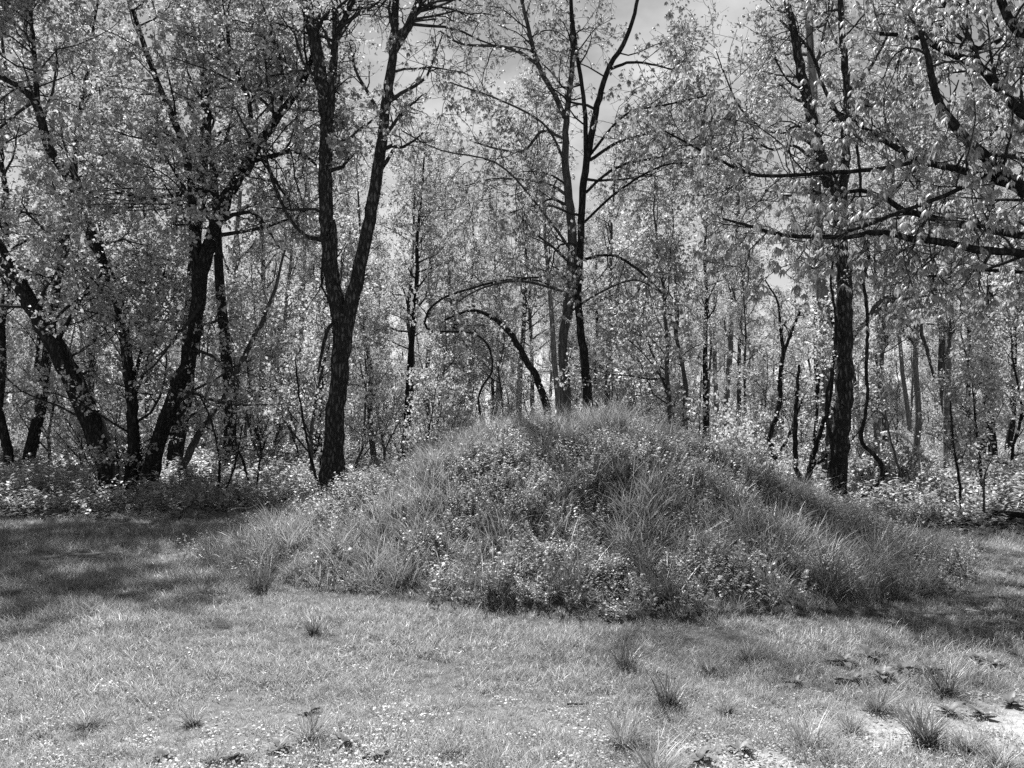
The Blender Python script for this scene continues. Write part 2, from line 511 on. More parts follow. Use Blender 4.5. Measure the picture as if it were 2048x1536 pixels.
def weed(buf, rs, stems, height, leafL, per, radius):
    a = rs.rand(stems) * 6.283; r = radius * np.sqrt(rs.rand(stems))
    b = np.stack([r * np.cos(a), r * np.sin(a), np.full(stems, -0.01)], 1)
    d = unit(np.stack([np.cos(a) * 0.35, np.sin(a) * 0.35, np.ones(stems)], 1) + rs.randn(stems, 3) * 0.12)
    H = height * (0.5 + 0.7 * rs.rand(stems))
    P = b[:, None, :] + d[:, None, :] * (np.linspace(0, 1, 3)[None, :] * H[:, None])[..., None]
    P[:, 1] += rs.randn(stems, 3) * 0.01
    add_tubes(buf, P, np.full((stems, 3), 0.0016), 3, False)
    M = stems * per
    par = np.repeat(np.arange(stems), per)
    t = 0.15 + 0.85 * (np.tile(np.arange(per), stems) + rs.rand(M)) / per
    pos = b[par] + d[par] * (t * H[par])[:, None]
    az = rs.rand(M) * 6.283
    dd = np.stack([np.cos(az), np.sin(az), 0.15 + 0.5 * rs.rand(M)], 1)
    L = leafL * (0.6 + 0.8 * rs.rand(M))
    flat_leaves(buf, rs, pos, dd, L, L * 0.27)

for v in range(5):
    rs = np.random.RandomState(100 + v)
    b = Buf(); blades(b, rs, 22, 0.075, 0.115, 0.0046, 0.42, 0.8, 2); proto('lawn', b.mesh('lawn_tuft', M_LAWN))
    b = Buf(); blades(b, rs, 13, 0.06, 0.09, 0.0058, 0.6, 0.8, 1, 0.25); proto('lawn', b.mesh('lawn_tuft', M_LAWN))
    b = Buf(); n = 14                                       # clover-like scraps close to the soil
    a = rs.rand(n) * 6.283; r = 0.07 * np.sqrt(rs.rand(n))
    pos = np.stack([r * np.cos(a), r * np.sin(a), 0.004 + 0.022 * rs.rand(n)], 1)
    a2 = rs.rand(n) * 6.283; L = 0.008 + 0.010 * rs.rand(n)
    flat_leaves(b, rs, pos, np.stack([np.cos(a2), np.sin(a2), 0.5 * rs.rand(n) - 0.1], 1), L, L * 0.4)
    proto('scrap', b.mesh('scrap_weed', M_LAWN))
    b = Buf(); blades(b, rs, 24, 0.08, 0.42, 0.0085, 0.28, 0.9, 3); proto('tall', b.mesh('tall_grass', M_TALL))
    b = Buf(); blades(b, rs, 18, 0.08, 0.30, 0.0085, 0.5, 1.2, 3); proto('tall', b.mesh('tall_grass', M_TALL))
    b = Buf(); blades(b, rs, 7, 0.10, 0.34, 0.004, 0.5, 1.0, 3); proto('dry', b.mesh('dry_grass', M_DRY))
    b = Buf(); weed(b, rs, 7, 0.24, 0.029, 13, 0.10); proto('weed', b.mesh('leafy_weed', M_WEED))
    b = Buf(); weed(b, rs, 12, 0.11, 0.030, 7, 0.15); proto('weed', b.mesh('leafy_weed', M_WEED))
    b = Buf(); weed(b, rs, 9, 0.45, 0.085, 9, 0.22); proto('cover', b.mesh('cover_plant', M_WEED))
    b = Buf(); weed(b, rs, 8, 0.28, 0.10, 5, 0.25); proto('cover', b.mesh('cover_plant', M_WEED))
    b = Buf(); n = 16                                       # dead leaves lying flat
    pos = np.stack([rs.uniform(-.3, .3, n), rs.uniform(-.3, .3, n), 0.01 + 0.03 * rs.rand(n)], 1)
    a2 = rs.rand(n) * 6.283; L = 0.05 + 0.05 * rs.rand(n)
    flat_leaves(b, rs, pos, np.stack([np.cos(a2), np.sin(a2), 0.4 * rs.randn(n)], 1), L, L * 0.35)
    proto('litter', b.mesh('litter_leaf', plain_mat('litter_leaf', 0.05, 0.14, 9)))

def scatter(name, label, kind, pts, scl, rot=None, tilt=0.12):
    """one 'stuff' object: plants of one kind set on points by a geometry-node tree"""
    n = len(pts)
    rs = np.random.RandomState(len(name) * 13 + n)
    me = bpy.data.meshes.new(name)
    me.vertices.add(n); me.vertices.foreach_set('co', np.asarray(pts, np.float32).ravel())
    R = np.stack([rs.randn(n) * tilt, rs.randn(n) * tilt, rs.rand(n) * 6.283], 1) if rot is None else rot
    a = me.attributes.new('rot', 'FLOAT_VECTOR', 'POINT'); a.data.foreach_set('vector', R.astype(np.float32).ravel())
    a = me.attributes.new('scl', 'FLOAT', 'POINT'); a.data.foreach_set('value', np.asarray(scl, np.float32))
    a = me.attributes.new('pick', 'INT', 'POINT'); a.data.foreach_set('value', rs.randint(0, 1000, n).astype(np.int32))
    o = link(name, me)
    ng = bpy.data.node_groups.new('scatter_' + name, 'GeometryNodeTree')
    ng.interface.new_socket('Geometry', in_out='INPUT', socket_type='NodeSocketGeometry')
    ng.interface.new_socket('Geometry', in_out='OUTPUT', socket_type='NodeSocketGeometry')
    N, L = ng.nodes, ng.links
    gi_, go_ = N.new('NodeGroupInput'), N.new('NodeGroupOutput')
    ip = N.new('GeometryNodeInstanceOnPoints')
    ci = N.new('GeometryNodeCollectionInfo'); ci.inputs['Collection'].default_value = PROTO[kind]
    ci.inputs['Separate Children'].default_value = True; ci.inputs['Reset Children'].default_value = True
    def attr(nm, ty):
        x = N.new('GeometryNodeInputNamedAttribute'); x.data_type = ty; x.inputs['Name'].default_value = nm
        return x.outputs['Attribute']
    L.new(gi_.outputs[0], ip.inputs['Points']); L.new(ci.outputs[0], ip.inputs['Instance'])
    ip.inputs['Pick Instance'].default_value = True
    L.new(attr('pick', 'INT'), ip.inputs['Instance Index'])
    L.new(attr('rot', 'FLOAT_VECTOR'), ip.inputs['Rotation'])
    L.new(attr('scl', 'FLOAT'), ip.inputs['Scale'])
    L.new(ip.outputs[0], go_.inputs[0])
    md = o.modifiers.new('scatter', 'NODES'); md.node_group = ng
    tag(o, label, kind='stuff')
    return o

def frustum_points(rs, n, y0, y1, margin=0.8, power=1.0):
    """points on the ground inside the view; power > 1 puts more of them near the camera"""
    u = rs.rand(n) ** power
    y = y0 + (y1 - y0) * u
    x = rs.uniform(-1, 1, n) * (0.64 * y + margin)
    return x, y

def on_mound(x, y): return mound_h(x, y) > ground_z(x, y) + 0.015

rs = np.random.RandomState(11)
# lawn
x, y = frustum_points(rs, 52000, 3.2, 15.0, 0.5, 1.35)
ok = (mound_h(x, y) < ground_z(x, y) + 0.01 + 0.06 * rs.rand(len(x))) & (y < wood_edge(x) + 0.6 * rs.rand(len(x))) & (rs.rand(len(x)) > bare(x, y) * 1.25)
patch = fbm(x, y, 1.3, 51)
x, y, patch = x[ok], y[ok], patch[ok]
s = (0.15 + 1.45 * patch) * (0.75 + 0.5 * fbm(x, y, 5.0, 58, 2)) * (0.8 + 0.4 * rs.rand(len(x))) * np.interp(y, [3.2, 4.4, 5.4, 14], [0.66, 0.8, 1.0, 1.35])
scatter('lawn_grass', 'short mown grass of the lawn in front of the mound', 'lawn', np.stack([x, y, surf_z(x, y)], 1), s)
x, y = frustum_points(rs, 3600, 3.2, 6.0, 0.3, 1.4)
ok = (~on_mound(x, y)) & (rs.rand(len(x)) < 0.08 + 0.9 * np.clip((5.0 - y) / 1.0, 0, 1) * np.clip(fbm(x, y, 1.7, 55) * 3 - 0.9, 0, 1)) & (rs.rand(len(x)) > bare(x, y) * 0.75)
x, y = x[ok], y[ok]
scatter('lawn_weeds', 'tiny clover-like leaves between the thin grass at the front', 'scrap', np.stack([x, y, ground_z(x, y)], 1), 0.7 + 0.7 * rs.rand(len(x)))

# mound
def mound_points(rs, n):
    a = rs.rand(n) * 6.283; r = 5.2 * np.sqrt(rs.rand(n))
    x, y = MCX + r * np.cos(a), MCY + r * np.sin(a) * MSY
    ok = on_mound(x, y)
    return x[ok], y[ok]
x, y = mound_points(rs, 10500)
g = fbm(x, y, 1.1, 61)
ok = rs.rand(len(x)) < np.clip((g - 0.30) * 3.5, 0.12, 1) * (1 - 0.8 * shade_groove(x, y))
x, y, g = x[ok], y[ok], g[ok]
s = (0.25 + 1.2 * g) * (0.55 + 0.9 * rs.rand(len(x))) * np.clip(mound_h(x, y) * 3 + 0.5, 0.5, 1)
scatter('mound_grass', 'knee-high grass covering the mound', 'tall', np.stack([x, y, surf_z(x, y)], 1), s, tilt=0.2)
x, y = mound_points(rs, 12500)
g = fbm(x, y, 1.1, 61)
ok = rs.rand(len(x)) < np.clip((0.64 - g) * 3.0, 0.12, 1) * np.clip(mound_h(x, y) * 2.2, 0.15, 1)
x, y = x[ok], y[ok]
scatter('mound_weeds', 'small leafy weeds between the grass on the mound', 'weed', np.stack([x, y, surf_z(x, y)], 1), 0.6 + 0.8 * rs.rand(len(x)), tilt=0.25)
x, y = mound_points(rs, 420)
scatter('mound_straw', 'scattered pale dry stalks in the mound grass', 'dry', np.stack([x, y, surf_z(x, y)], 1), 0.5 + 0.7 * rs.rand(len(x)), tilt=0.5)

# floor of the wood
x, y = frustum_points(rs, 26000, 11.5, 60, 1.5, 1.7)
e = wood_edge(x)
g = fbm(x, y, 0.35, 71)
ok = (~on_mound(x, y)) & (y > e + 0.2) & (rs.rand(len(x)) < np.clip((g - 0.26) * 3.0, 0.1, 1) * np.clip((y - e) / 6.0 + 0.05, 0, 1))
x, y = x[ok], y[ok]
scatter('ground_cover', 'low leafy plants covering the floor of the wood', 'cover', np.stack([x, y, ground_z(x, y)], 1), (0.4 + 1.1 * rs.rand(len(x)) ** 1.5) * np.interp(y, [12, 20, 60], [0.75, 1.1, 1.8]), tilt=0.15)
x, y = frustum_points(rs, 6500, 11.0, 30, 1.5, 1.6)
ok = (~on_mound(x, y)) & (y > wood_edge(x) - 0.3)
x, y = x[ok], y[ok]
scatter('leaf_litter', 'dark dead leaves lying along the edge of the wood', 'litter', np.stack([x, y, ground_z(x, y)], 1), 0.8 + 0.8 * rs.rand(len(x)), tilt=0.05)

# ------------------------------------------------------------------ the large trees, limb by limb
def path3(pts, Y=None):
    """[(px, py, width_px[, Y])] -> points and radii in metres"""
    P, R = [], []
    for p in pts:
        yy = p[3] if len(p) > 3 else Y
        P.append(at(p[0], p[1], yy)); R.append(p[2] * 0.5 / F_PX * yy)
    return np.array(P), np.array(R)

def crown_out(P, R, rs, rise, bend=0.25, steps=4):
    """let a stem that leaves the picture go on upwards"""
    d = unit(P[-1] - P[-2])
    pts, rad = list(P), list(R)
    for k in range(steps):
        d = unit(d + np.array([0, 0, 0.25]) + rs.randn(3) * bend)
        pts.append(pts[-1] + d * rise / steps); rad.append(rad[-1] * 0.68)
    return np.array(pts), np.array(rad)

def limb_arrays(P, R, n):
    c = resample(np.column_stack([P, R]), n)
    return c[:, :3], np.maximum(c[:, 3], 0.004)

def hero(name, label, cat, Y, stems, limbs, seed, leaf='simple', lsize=0.09, per=7, dens=(9, 5, 5), lens=(2.4, 0.9, 0.42), bark=None, up=0.06, rise=4.0,
         leafmat=None, lang=55, t0=0.25, droop=0.35, twig_k=0.8, bare_limbs=(), top=None, wscale=1.0, no_top=()):
    rs = np.random.RandomState(seed)
    bark = bark or M_BARK
    P0, R0 = path3(stems[0], Y)
    base = np.array([P0[0][0], P0[0][1], float(ground_z(P0[0][0], P0[0][1]))])
    root = link(name, None, None, base)
    root.empty_display_size = 0.3
    tag(root, label, cat)
    LP, LR, TP, TR = [], [], [], []
    allb = [('trunk', s) for s in stems[:1]] + [('limb', s) for s in stems[1:]] + [('limb', s) for s in limbs]
    for i, (nm, s) in enumerate(allb):
        P, R = path3(s, Y)
        R = R * wscale
        if nm == 'trunk' or s[0][1] > 900:                    # foot in the soil, flared
            u = unit(P[1] - P[0]); P = np.vstack([P[0] - u * 0.5, P[0] + u * 0.05, P[0] + u * 0.45, P[1:]]); R = np.concatenate([[R[0] * 1.75, R[0] * 1.35, R[0] * 1.05], R[1:]])
        if P[-1][2] > 8.5 and s[-1][1] < 40 and i not in no_top:
            m = len(P)
            P, R = crown_out(P, R, rs, rise)
            Cs, Rs_ = limb_arrays(P[m - 1:], R[m - 1:], 16); TP.append(Cs); TR.append(Rs_)
            P, R = P[:m + 1], R[:m + 1]
            b = Buf(); c2, r2 = limb_arrays(TP[-1], TR[-1], 20); add_tubes(b, c2[None], r2[None], 10, True, 0.08, seed)
            link('limb', b.mesh('limb', bark, True, base), root)
            P, R = P[:m], R[:m]
        n = max(14, len(P) * 4)
        C, CR = limb_arrays(P, R, n)
        C[1:-1] += rs.randn(n - 2, 3) * CR[1:-1, None] * 0.10
        b = Buf()
        k = 18 if CR[0] > 0.12 else (10 if CR[0] > 0.04 else 7)
        add_tubes(b, C[None], CR[None], k, True, 0.10, seed + i)
        link(nm, b.mesh(nm, bark, True, base), root)
        if i not in bare_limbs:
            Cs, Rs_ = limb_arrays(P, R, 16)
            LP.append(Cs); LR.append(Rs_)
    LP, LR = np.array(LP), np.array(LR)
    b1, r1 = spawn(rs, LP, LR, dens[0], t0, 1.0, lens[0], lang, 7, 0.22, up, 0.42, 0.045, 0.3, 0.45)
    if top and TP:
        tp, tr_ = spawn(rs, np.array(TP), np.array(TR), top[0], top[2] if len(top) > 2 else 0.1, 1.0, top[1], 50, 7, 0.2, 0.05, 0.45, 0.05, 0.3, 0.3)
        b1, r1 = np.concatenate([b1, tp]), np.concatenate([r1, tr_])
    b2, r2 = spawn(rs, b1, r1, dens[1], 0.2, 1.0, lens[1], 50, 5, 0.26, up, 0.55, 0.016, 0.4, 0.4)
    b3, r3 = spawn(rs, b2, r2, dens[2], 0.25, 1.0, lens[2], 48, 4, 0.28, up * 0.5, 0.6, 0.006, 0.4, 0.3)
    tw = Buf()
    add_tubes(tw, b1, np.maximum(r1, 0.006), 5, False)
    add_tubes(tw, b2, np.maximum(r2, 0.004), 4, False)
    kt = rs.rand(len(b3)) < twig_k
    add_tubes(tw, b3[kt], np.maximum(r3[kt], 0.0028), 3, False)
    tag(link('twigs', tw.mesh('twigs', M_TWIG, True, base), root), kind='stuff')
    lv = Buf()
    if leaf == 'simple': leaves_simple(lv, rs, b3, per, lsize, droop)
    else: leaves_palmate(lv, rs, b3, per, lsize)
    link('crown', lv.mesh('crown', leafmat or M_LEAF, False, base), root)
    return root

# many-stemmed tree on the left
hero('many_stemmed_tree', 'dark tree of several stems spreading from one base at the lawn edge', 'tree', 19.0,
     [[(236, 985, 62), (205, 900, 58), (160, 790, 54), (110, 690, 50), (70, 620, 44, 19.4), (0, 500, 34, 19.4), (-90, 330, 28, 18.4), (-110, 120, 24, 17), (-80, -60, 20, 16.6)],
      [(262, 985, 34), (268, 850, 30), (255, 720, 28), (236, 600, 26), (195, 490, 26, 18), (160, 380, 25, 17.4), (100, 300, 24, 17), (76, 215, 22, 16.8), (40, 175, 15, 16.7), (-10, 150, 11, 16.6)],
      [(292, 985, 46), (318, 880, 40), (352, 780, 40, 18.6), (386, 690, 38, 18.2), (394, 600, 37, 17.8), (415, 500, 36, 17.4), (450, 400, 32, 17), (492, 328, 28, 16.8), (550, 242, 23, 16.6), (600, 172, 18, 16.5), (622, 120, 14, 16.5), (640, 20, 9, 16.5)],
      [(276, 985, 18, 19.3), (282, 900, 15, 19.3), (262, 800, 12, 19.5), (300, 640, 9, 19.8), (330, 540, 6, 20)]],
     [[(394, 600, 26, 17.8), (392, 480, 24, 17.6), (372, 310, 20, 17.4), (330, 200, 17, 17.2), (292, 100, 14, 17), (265, 20, 10, 17)],
      [(450, 400, 14, 17), (400, 380, 13, 16.8), (340, 392, 11, 16.6), (285, 396, 9, 16.5), (230, 384, 6, 16.4)],
      [(495, 325, 14, 16.8), (560, 308, 12, 16.7), (600, 305, 10, 16.7), (632, 330, 6, 16.7)],
      [(502, 300, 13, 16.8), (498, 200, 12, 16.6), (460, 110, 11, 16.5), (456, 10, 9, 16.5)],
      [(560, 230, 10, 16.6), (565, 150, 9, 16.5), (545, 70, 7, 16.4), (500, 40, 6, 16.4)],
      [(76, 215, 15, 16.8), (70, 120, 12, 16.7), (62, 40, 10, 16.6), (60, -10, 9, 16.6)],
      [(-90, 330, 22, 17.5), (-50, 60, 16, 17.8), (0, -90, 13, 17.8), (50, -190, 10, 17.6)],
      [(-110, 120, 20, 17), (-60, -80, 16, 17), (70, -170, 12, 16.6)],
      [(110, 690, 14), (150, 620, 9, 18.6), (190, 560, 7, 18.4), (260, 520, 4, 18.2)]],
     201, 'simple', 0.085, 11, (16, 6, 5), (2.8, 1.0, 0.45), M_BARK, 0.02, 4.0, t0=0.14, top=(34, 3.2), wscale=0.74, no_top=(2, 4, 7))

# forked tree
hero('forked_tree', 'tall furrowed tree forking into a wide V beside the mound', 'tree', 16.0,
     [[(667, 975, 52), (667, 880, 46), (672, 800, 42), (679, 720, 42), (684, 665, 46), (672, 610, 38), (658, 510, 34), (650, 400, 33), (652, 300, 32), (648, 200, 30), (632, 100, 29), (610, 0, 27)],
      [(688, 668, 34), (702, 610, 34), (722, 520, 31), (742, 420, 29), (757, 330, 27), (767, 250, 24), (776, 180, 23), (786, 100, 20), (792, 0, 16)]],
     [[(655, 260, 20), (664, 170, 19), (671, 60, 17), (668, -10, 15)],
      [(672, 80, 14), (690, 35, 13), (714, -10, 11)],
      [(784, 110, 20), (806, 72, 20), (826, 35, 19), (842, -10, 18)],
      [(752, 350, 12), (768, 330, 10), (786, 300, 8)],
      [(652, 470, 10, 15.8), (665, 440, 11, 15.6), (671, 480, 10, 15.6), (670, 560, 8, 15.6)],
      [(672, 640, 6, 15.8), (655, 660, 9, 15.6), (645, 700, 8, 15.5), (636, 745, 5, 15.4)],
      [(645, 480, 12), (610, 470, 9), (575, 430, 8), (545, 360, 8), (525, 290, 7)]],
     211, 'simple', 0.065, 3, (9, 6, 4), (2.4, 0.9, 0.4), M_BARKF, 0.02, 9.0, bare_limbs=(5, 6, 7), t0=0.5, top=(26, 2.7, 0.3), no_top=(0, 2, 3), wscale=0.85)

# two buckeyes behind the mound
hero('buckeye_tree', 'upright tree with a forked top, first trunk behind the mound crest', 'tree', 18.0,
     [[(1132, 860, 30), (1130, 750, 26), (1126, 680, 24), (1140, 600, 27), (1146, 500, 25), (1141, 420, 22), (1132, 330, 19), (1133, 240, 16), (1145, 120, 13), (1142, 0, 10)]],
     [[(1130, 235, 13), (1112, 195, 14), (1076, 130, 12), (1060, 70, 11), (1042, -5, 9)],
      [(1076, 130, 9), (1040, 105, 9), (1000, 93, 8), (925, 88, 6), (880, 62, 5)],
      [(1132, 280, 8), (1085, 262, 8), (1050, 300, 7), (1005, 300, 6), (950, 285, 4)],
      [(1138, 395, 9), (1105, 372, 8), (1050, 360, 7), (985, 358, 5), (930, 372, 4)],
      [(1142, 590, 9), (1100, 575, 8, 17), (1030, 562, 7, 16.4), (960, 578, 5, 16), (905, 610, 4, 16)],
      [(1142, 500, 8), (1090, 430, 6, 16.5), (1000, 330, 5, 15.5), (880, 300, 4, 15), (805, 262, 4, 15)],
      [(1146, 620, 7), (1200, 585, 6, 17), (1270, 560, 5, 16.3), (1330, 590, 4, 16)],
      [(1132, 330, 8), (1090, 250, 6, 17), (1000, 200, 5, 16), (900, 165, 4, 15)]],
     221, 'palmate', 0.105, 3, (8, 5, 4), (1.9, 0.85, 0.4), M_WOOD, 0.0, 8.0, M_PALM, t0=0.3, twig_k=0.9, top=(26, 2.8), wscale=0.78)
hero('buckeye_tree', 'dark second trunk behind the mound crest, its top leaning to the open sky', 'tree', 17.6,
     [[(1180, 860, 26), (1172, 740, 22), (1160, 640, 19), (1158, 560, 18), (1162, 480, 18), (1166, 380, 18), (1178, 300, 18), (1196, 205, 16), (1216, 140, 13), (1246, 90, 12), (1266, 40, 10), (1276, -5, 9)]],
     [[(1168, 370, 14), (1172, 280, 12), (1166, 190, 11), (1152, 100, 10), (1141, 0, 8)],
      [(1180, 320, 9), (1235, 285, 8), (1290, 268, 6), (1340, 240, 4)],
      [(1172, 385, 8), (1210, 350, 8), (1260, 325, 7), (1330, 312, 5), (1400, 270, 4)],
      [(1162, 520, 9), (1220, 510, 8, 17), (1270, 535, 7, 16.5), (1330, 590, 4, 16.2)],
      [(1216, 140, 8), (1260, 125, 7), (1310, 130, 5), (1360, 145, 3)],
      [(1180, 310, 8), (1250, 230, 6, 16.6), (1330, 210, 5, 15.6), (1420, 190, 4, 15)],
      [(1162, 450, 7), (1240, 380, 6, 16.5), (1330, 330, 5, 15.6), (1420, 330, 4, 15.2)]],
     231, 'palmate', 0.105, 3, (8, 5, 4), (1.9, 0.85, 0.4), M_BARK, 0.0, 8.0, M_PALM, t0=0.3, twig_k=0.9, top=(30, 2.8), wscale=0.78)

# forked trunk right of the mound
hero('tall_straight_tree', 'tall dark straight trunk right of the mound, forking high up', 'tree', 16.5,
     [[(1672, 1010, 44), (1680, 900, 40), (1688, 780, 37), (1690, 650, 35), (1688, 560, 34), (1683, 500, 33), (1678, 420, 34), (1660, 370, 26), (1637, 290, 24), (1616, 200, 24), (1600, 130, 21), (1588, 60, 17), (1570, -10, 13)],
      [(1682, 430, 22), (1689, 350, 22), (1691, 280, 21), (1695, 200, 18), (1690, 120, 16), (1684, 60, 14), (1680, -10, 12)]],
     [[(1660, 400, 8), (1625, 385, 7), (1570, 392, 6), (1530, 380, 4)],
      [(1640, 300, 9), (1590, 270, 7), (1530, 260, 6), (1480, 215, 5), (1450, 150, 3), (1430, 95, 2)],
      [(1636, 330, 8), (1590, 292, 7), (1545, 300, 5), (1500, 275, 4)],
      [(1690, 470, 8), (1740, 420, 7), (1800, 370, 6), (1860, 310, 5)],
      [(1690, 250, 9), (1650, 180, 8), (1620, 100, 7), (1560, 40, 5)],
      [(1694, 190, 9), (1730, 150, 8), (1760, 100, 6), (1790, 40, 5)]],
     241, 'simple', 0.07, 4, (9, 5, 4), (2.0, 0.8, 0.4), M_BARKF, 0.03, 8.0, t0=0.45, top=(14, 2.8), wscale=0.88)

# large buckeye whose trunk stands outside the picture
hero('overhanging_tree', 'tree reaching in from the right edge with drooping hand-shaped leaves', 'tree', 9.0,
     [[(2520, 1290, 120, 9.2), (2500, 900, 90, 9.2), (2460, 640, 80, 9.2), (2400, 420, 70, 9.2), (2360, 200, 58, 9.2), (2340, -60, 46, 9.2), (2330, -300, 34, 9.2)]],
     [[(2400, 560, 44, 9.2), (2200, 470, 32, 9.0), (2048, 382, 25, 8.8), (1990, 332, 22, 8.7), (1922, 268, 19, 8.6), (1876, 205, 16, 8.5), (1862, 140, 13, 8.4), (1840, 60, 9, 8.3)],
      [(2380, 400, 40, 9.2), (2200, 310, 28, 9.3), (2048, 228, 20, 9.2), (1968, 142, 18, 9.1), (1892, 104, 13, 9.0), (1836, 76, 10, 9.0), (1760, 68, 7, 8.9)],
      [(2048, 382, 16, 8.8), (1940, 346, 15, 8.9), (1842, 321, 13, 9.0), (1782, 290, 11, 9.1), (1712, 246, 8, 9.2), (1660, 215, 5, 9.3)],
      [(2410, 560, 34, 9.2), (2200, 500, 22, 9.6), (2048, 470, 16, 9.7), (1960, 456, 15, 9.6), (1890, 441, 14, 9.5), (1812, 421, 12, 9.4), (1770, 396, 11, 9.4), (1722, 381, 9, 9.3), (1660, 390, 6, 9.2), (1600, 372, 4, 9.2)],
      [(2420, 620, 34, 9.2), (2230, 540, 24, 8.8), (2048, 507, 17, 8.4), (1960, 500, 16, 8.3), (1890, 486, 15, 8.2), (1822, 478, 13, 8.2), (1756, 464, 12, 8.2), (1700, 474, 10, 8.2), (1640, 474, 9, 8.2), (1560, 470, 8, 8.3), (1500, 452, 6, 8.3), (1445, 437, 4, 8.4)],
      [(2400, 640, 20, 9.2), (2200, 570, 12, 10), (2048, 545, 8, 10.4), (1990, 541, 7, 10.4), (1930, 541, 6, 10.4), (1870, 552, 5, 10.4), (1800, 545, 3, 10.4)],
      [(2360, 220, 30, 9.2), (2200, 170, 24, 8.8), (2048, 72, 19, 8.5), (2005, 10, 17, 8.4), (1985, -60, 13, 8.3)],
      [(2048, 228, 12, 9.2), (1960, 130, 11, 9.4), (1930, 60, 10, 9.6), (1880, 0, 8, 9.7)],
      [(2350, 300, 26, 9.2), (2180, 180, 16, 9.9), (2048, 70, 11, 10.2), (1962, 98, 9, 10.2), (1900, 62, 7, 10.1), (1850, 40, 5, 10)],
      [(1842, 321, 9, 9.0), (1760, 338, 9, 9.0), (1660, 345, 8, 9.1), (1530, 352, 7, 9.2), (1470, 335, 6, 9.3), (1400, 300, 5, 9.4), (1330, 262, 3, 9.5)],
      [(2000, 340, 9, 8.7), (1960, 360, 9, 8.5), (1880, 395, 9, 8.3), (1790, 428, 8, 8.1), (1700, 462, 6, 8.0)],
      [(2340, 100, 26, 9.2), (2200, -60, 18, 8.0), (2050, -180, 14, 7.4), (1850, -260, 10, 7.0)],
      [(2340, 0, 26, 9.2), (2250, -200, 18, 8.8), (2050, -300, 14, 8.8), (1800, -330, 10, 8.9), (1600, -330, 7, 9.0)],
      [(2350, 120, 26, 9.2), (2200, -40, 18, 9.8), (2000, -110, 14, 10.2), (1750, -130, 10, 10.4), (1540, -120, 7, 10.5)]],
     251, 'palmate', 0.11, 3, (11, 4, 3), (1.25, 0.55, 0.26), M_BARK, 0.0, 3.0, M_PALM, t0=0.25, lang=50, twig_k=0.9)

# ------------------------------------------------------------------ smaller trees of the wood
def slim_tree(seed, H, r, lean=0.03, nb=22, t0=0.3, L1=2.6, leaf=0.085, per=8, d=(5, 5), bark=None, lmat=None, up=0.10, crook=0.05, fine=1.0):
    rs = np.random.RandomState(seed)
    n = 14
    z = np.linspace(-0.3, H, n)
    w = np.cumsum(rs.randn(n, 2) * crook * H / n, axis=0)
    P = np.column_stack([w[:, 0] + lean * z, w[:, 1], z]); P -= np.array([P[0, 0], P[0, 1], 0])
    R = r * np.linspace(1.1, 0.16, n)
    b = Buf(); add_tubes(b, P[None], R[None], 9, True, 0.08, seed)
    tm = b.mesh('trunk', bark or M_WOOD, True)
    b1, r1 = spawn(rs, P[None], R[None], nb, t0, 1.0, L1, 52, 6, 0.18, up, 0.5, 0.05, 0.3, 0.6)
    b2, r2 = spawn(rs, b1, r1, d[0], 0.2, 1.0, L1 * 0.42, 50, 4, 0.25, up, 0.55, 0.015, 0.4, 0.4)
    b3, r3 = spawn(rs, b2, r2, d[1], 0.2, 1.0, L1 * 0.2, 50, 3, 0.28, 0.03, 0.6, 0.006, 0.5, 0.3)
    tb = Buf()
    add_tubes(tb, b1, np.maximum(r1, 0.008), 4, False); add_tubes(tb, b2, np.maximum(r2, 0.005), 3, False)
    kt = rs.rand(len(b3)) < 0.4
    add_tubes(tb, b3[kt], np.maximum(r3[kt], 0.003), 3, False)
    lb = Buf(); leaves_simple(lb, rs, b3, int(per * fine), leaf / fine ** 0.55, 0.3, 0.1, 0.38, 0.06)
    return [('trunk', tm, None), ('twigs', tb.mesh('twigs', M_TWIG if bark is not M_PALE else M_WOOD), 'stuff'), ('crown', lb.mesh('crown', lmat or M_FARL), None)]

def bush(seed, H, stems, leaf=0.07, per=8, lmat=None):
    rs = np.random.RandomState(seed)
    a = rs.rand(stems) * 6.283
    d = unit(np.stack([np.cos(a) * 0.45, np.sin(a) * 0.45, np.ones(stems)], 1))
    n = 7
    P = np.zeros((stems, n, 3)); P[:, 0] = np.stack([np.cos(a) * 0.08, np.sin(a) * 0.08, np.full(stems, -0.12)], 1)
    LL = H * (0.6 + 0.5 * rs.rand(stems)) / (n - 1)
    for k in range(1, n):
        d = unit(d + rs.randn(stems, 3) * 0.14 + np.array([0, 0, 0.04])); P[:, k] = P[:, k - 1] + d * LL[:, None]
    R = 0.014 * H ** 0.5 * np.linspace(1, 0.35, n)[None, :] * (0.7 + 0.6 * rs.rand(stems, 1))
    sb = Buf(); add_tubes(sb, P, R, 5, False)
    b1, r1 = spawn(rs, P, R, 7, 0.25, 1.0, H * 0.4, 55, 5, 0.2, 0.05, 0.6, 0.012, 0.4, 0.4)
    b2, r2 = spawn(rs, b1, r1, 6, 0.2, 1.0, H * 0.16, 50, 3, 0.25, 0.0, 0.6, 0.006, 0.4, 0.3)
    add_tubes(sb, b1, np.maximum(r1, 0.004), 3, False)
    kt = rs.rand(len(b2)) < 0.5
    add_tubes(sb, b2[kt], np.maximum(r2[kt], 0.0025), 3, False)
    lb = Buf(); leaves_simple(lb, rs, b2, per, leaf, 0.15, 0.1, 0.38, 0.04)
    return [('stems', sb.mesh('stems', M_TWIG), 'stuff'), ('foliage', lb.mesh('foliage', lmat or M_FARL), None)]

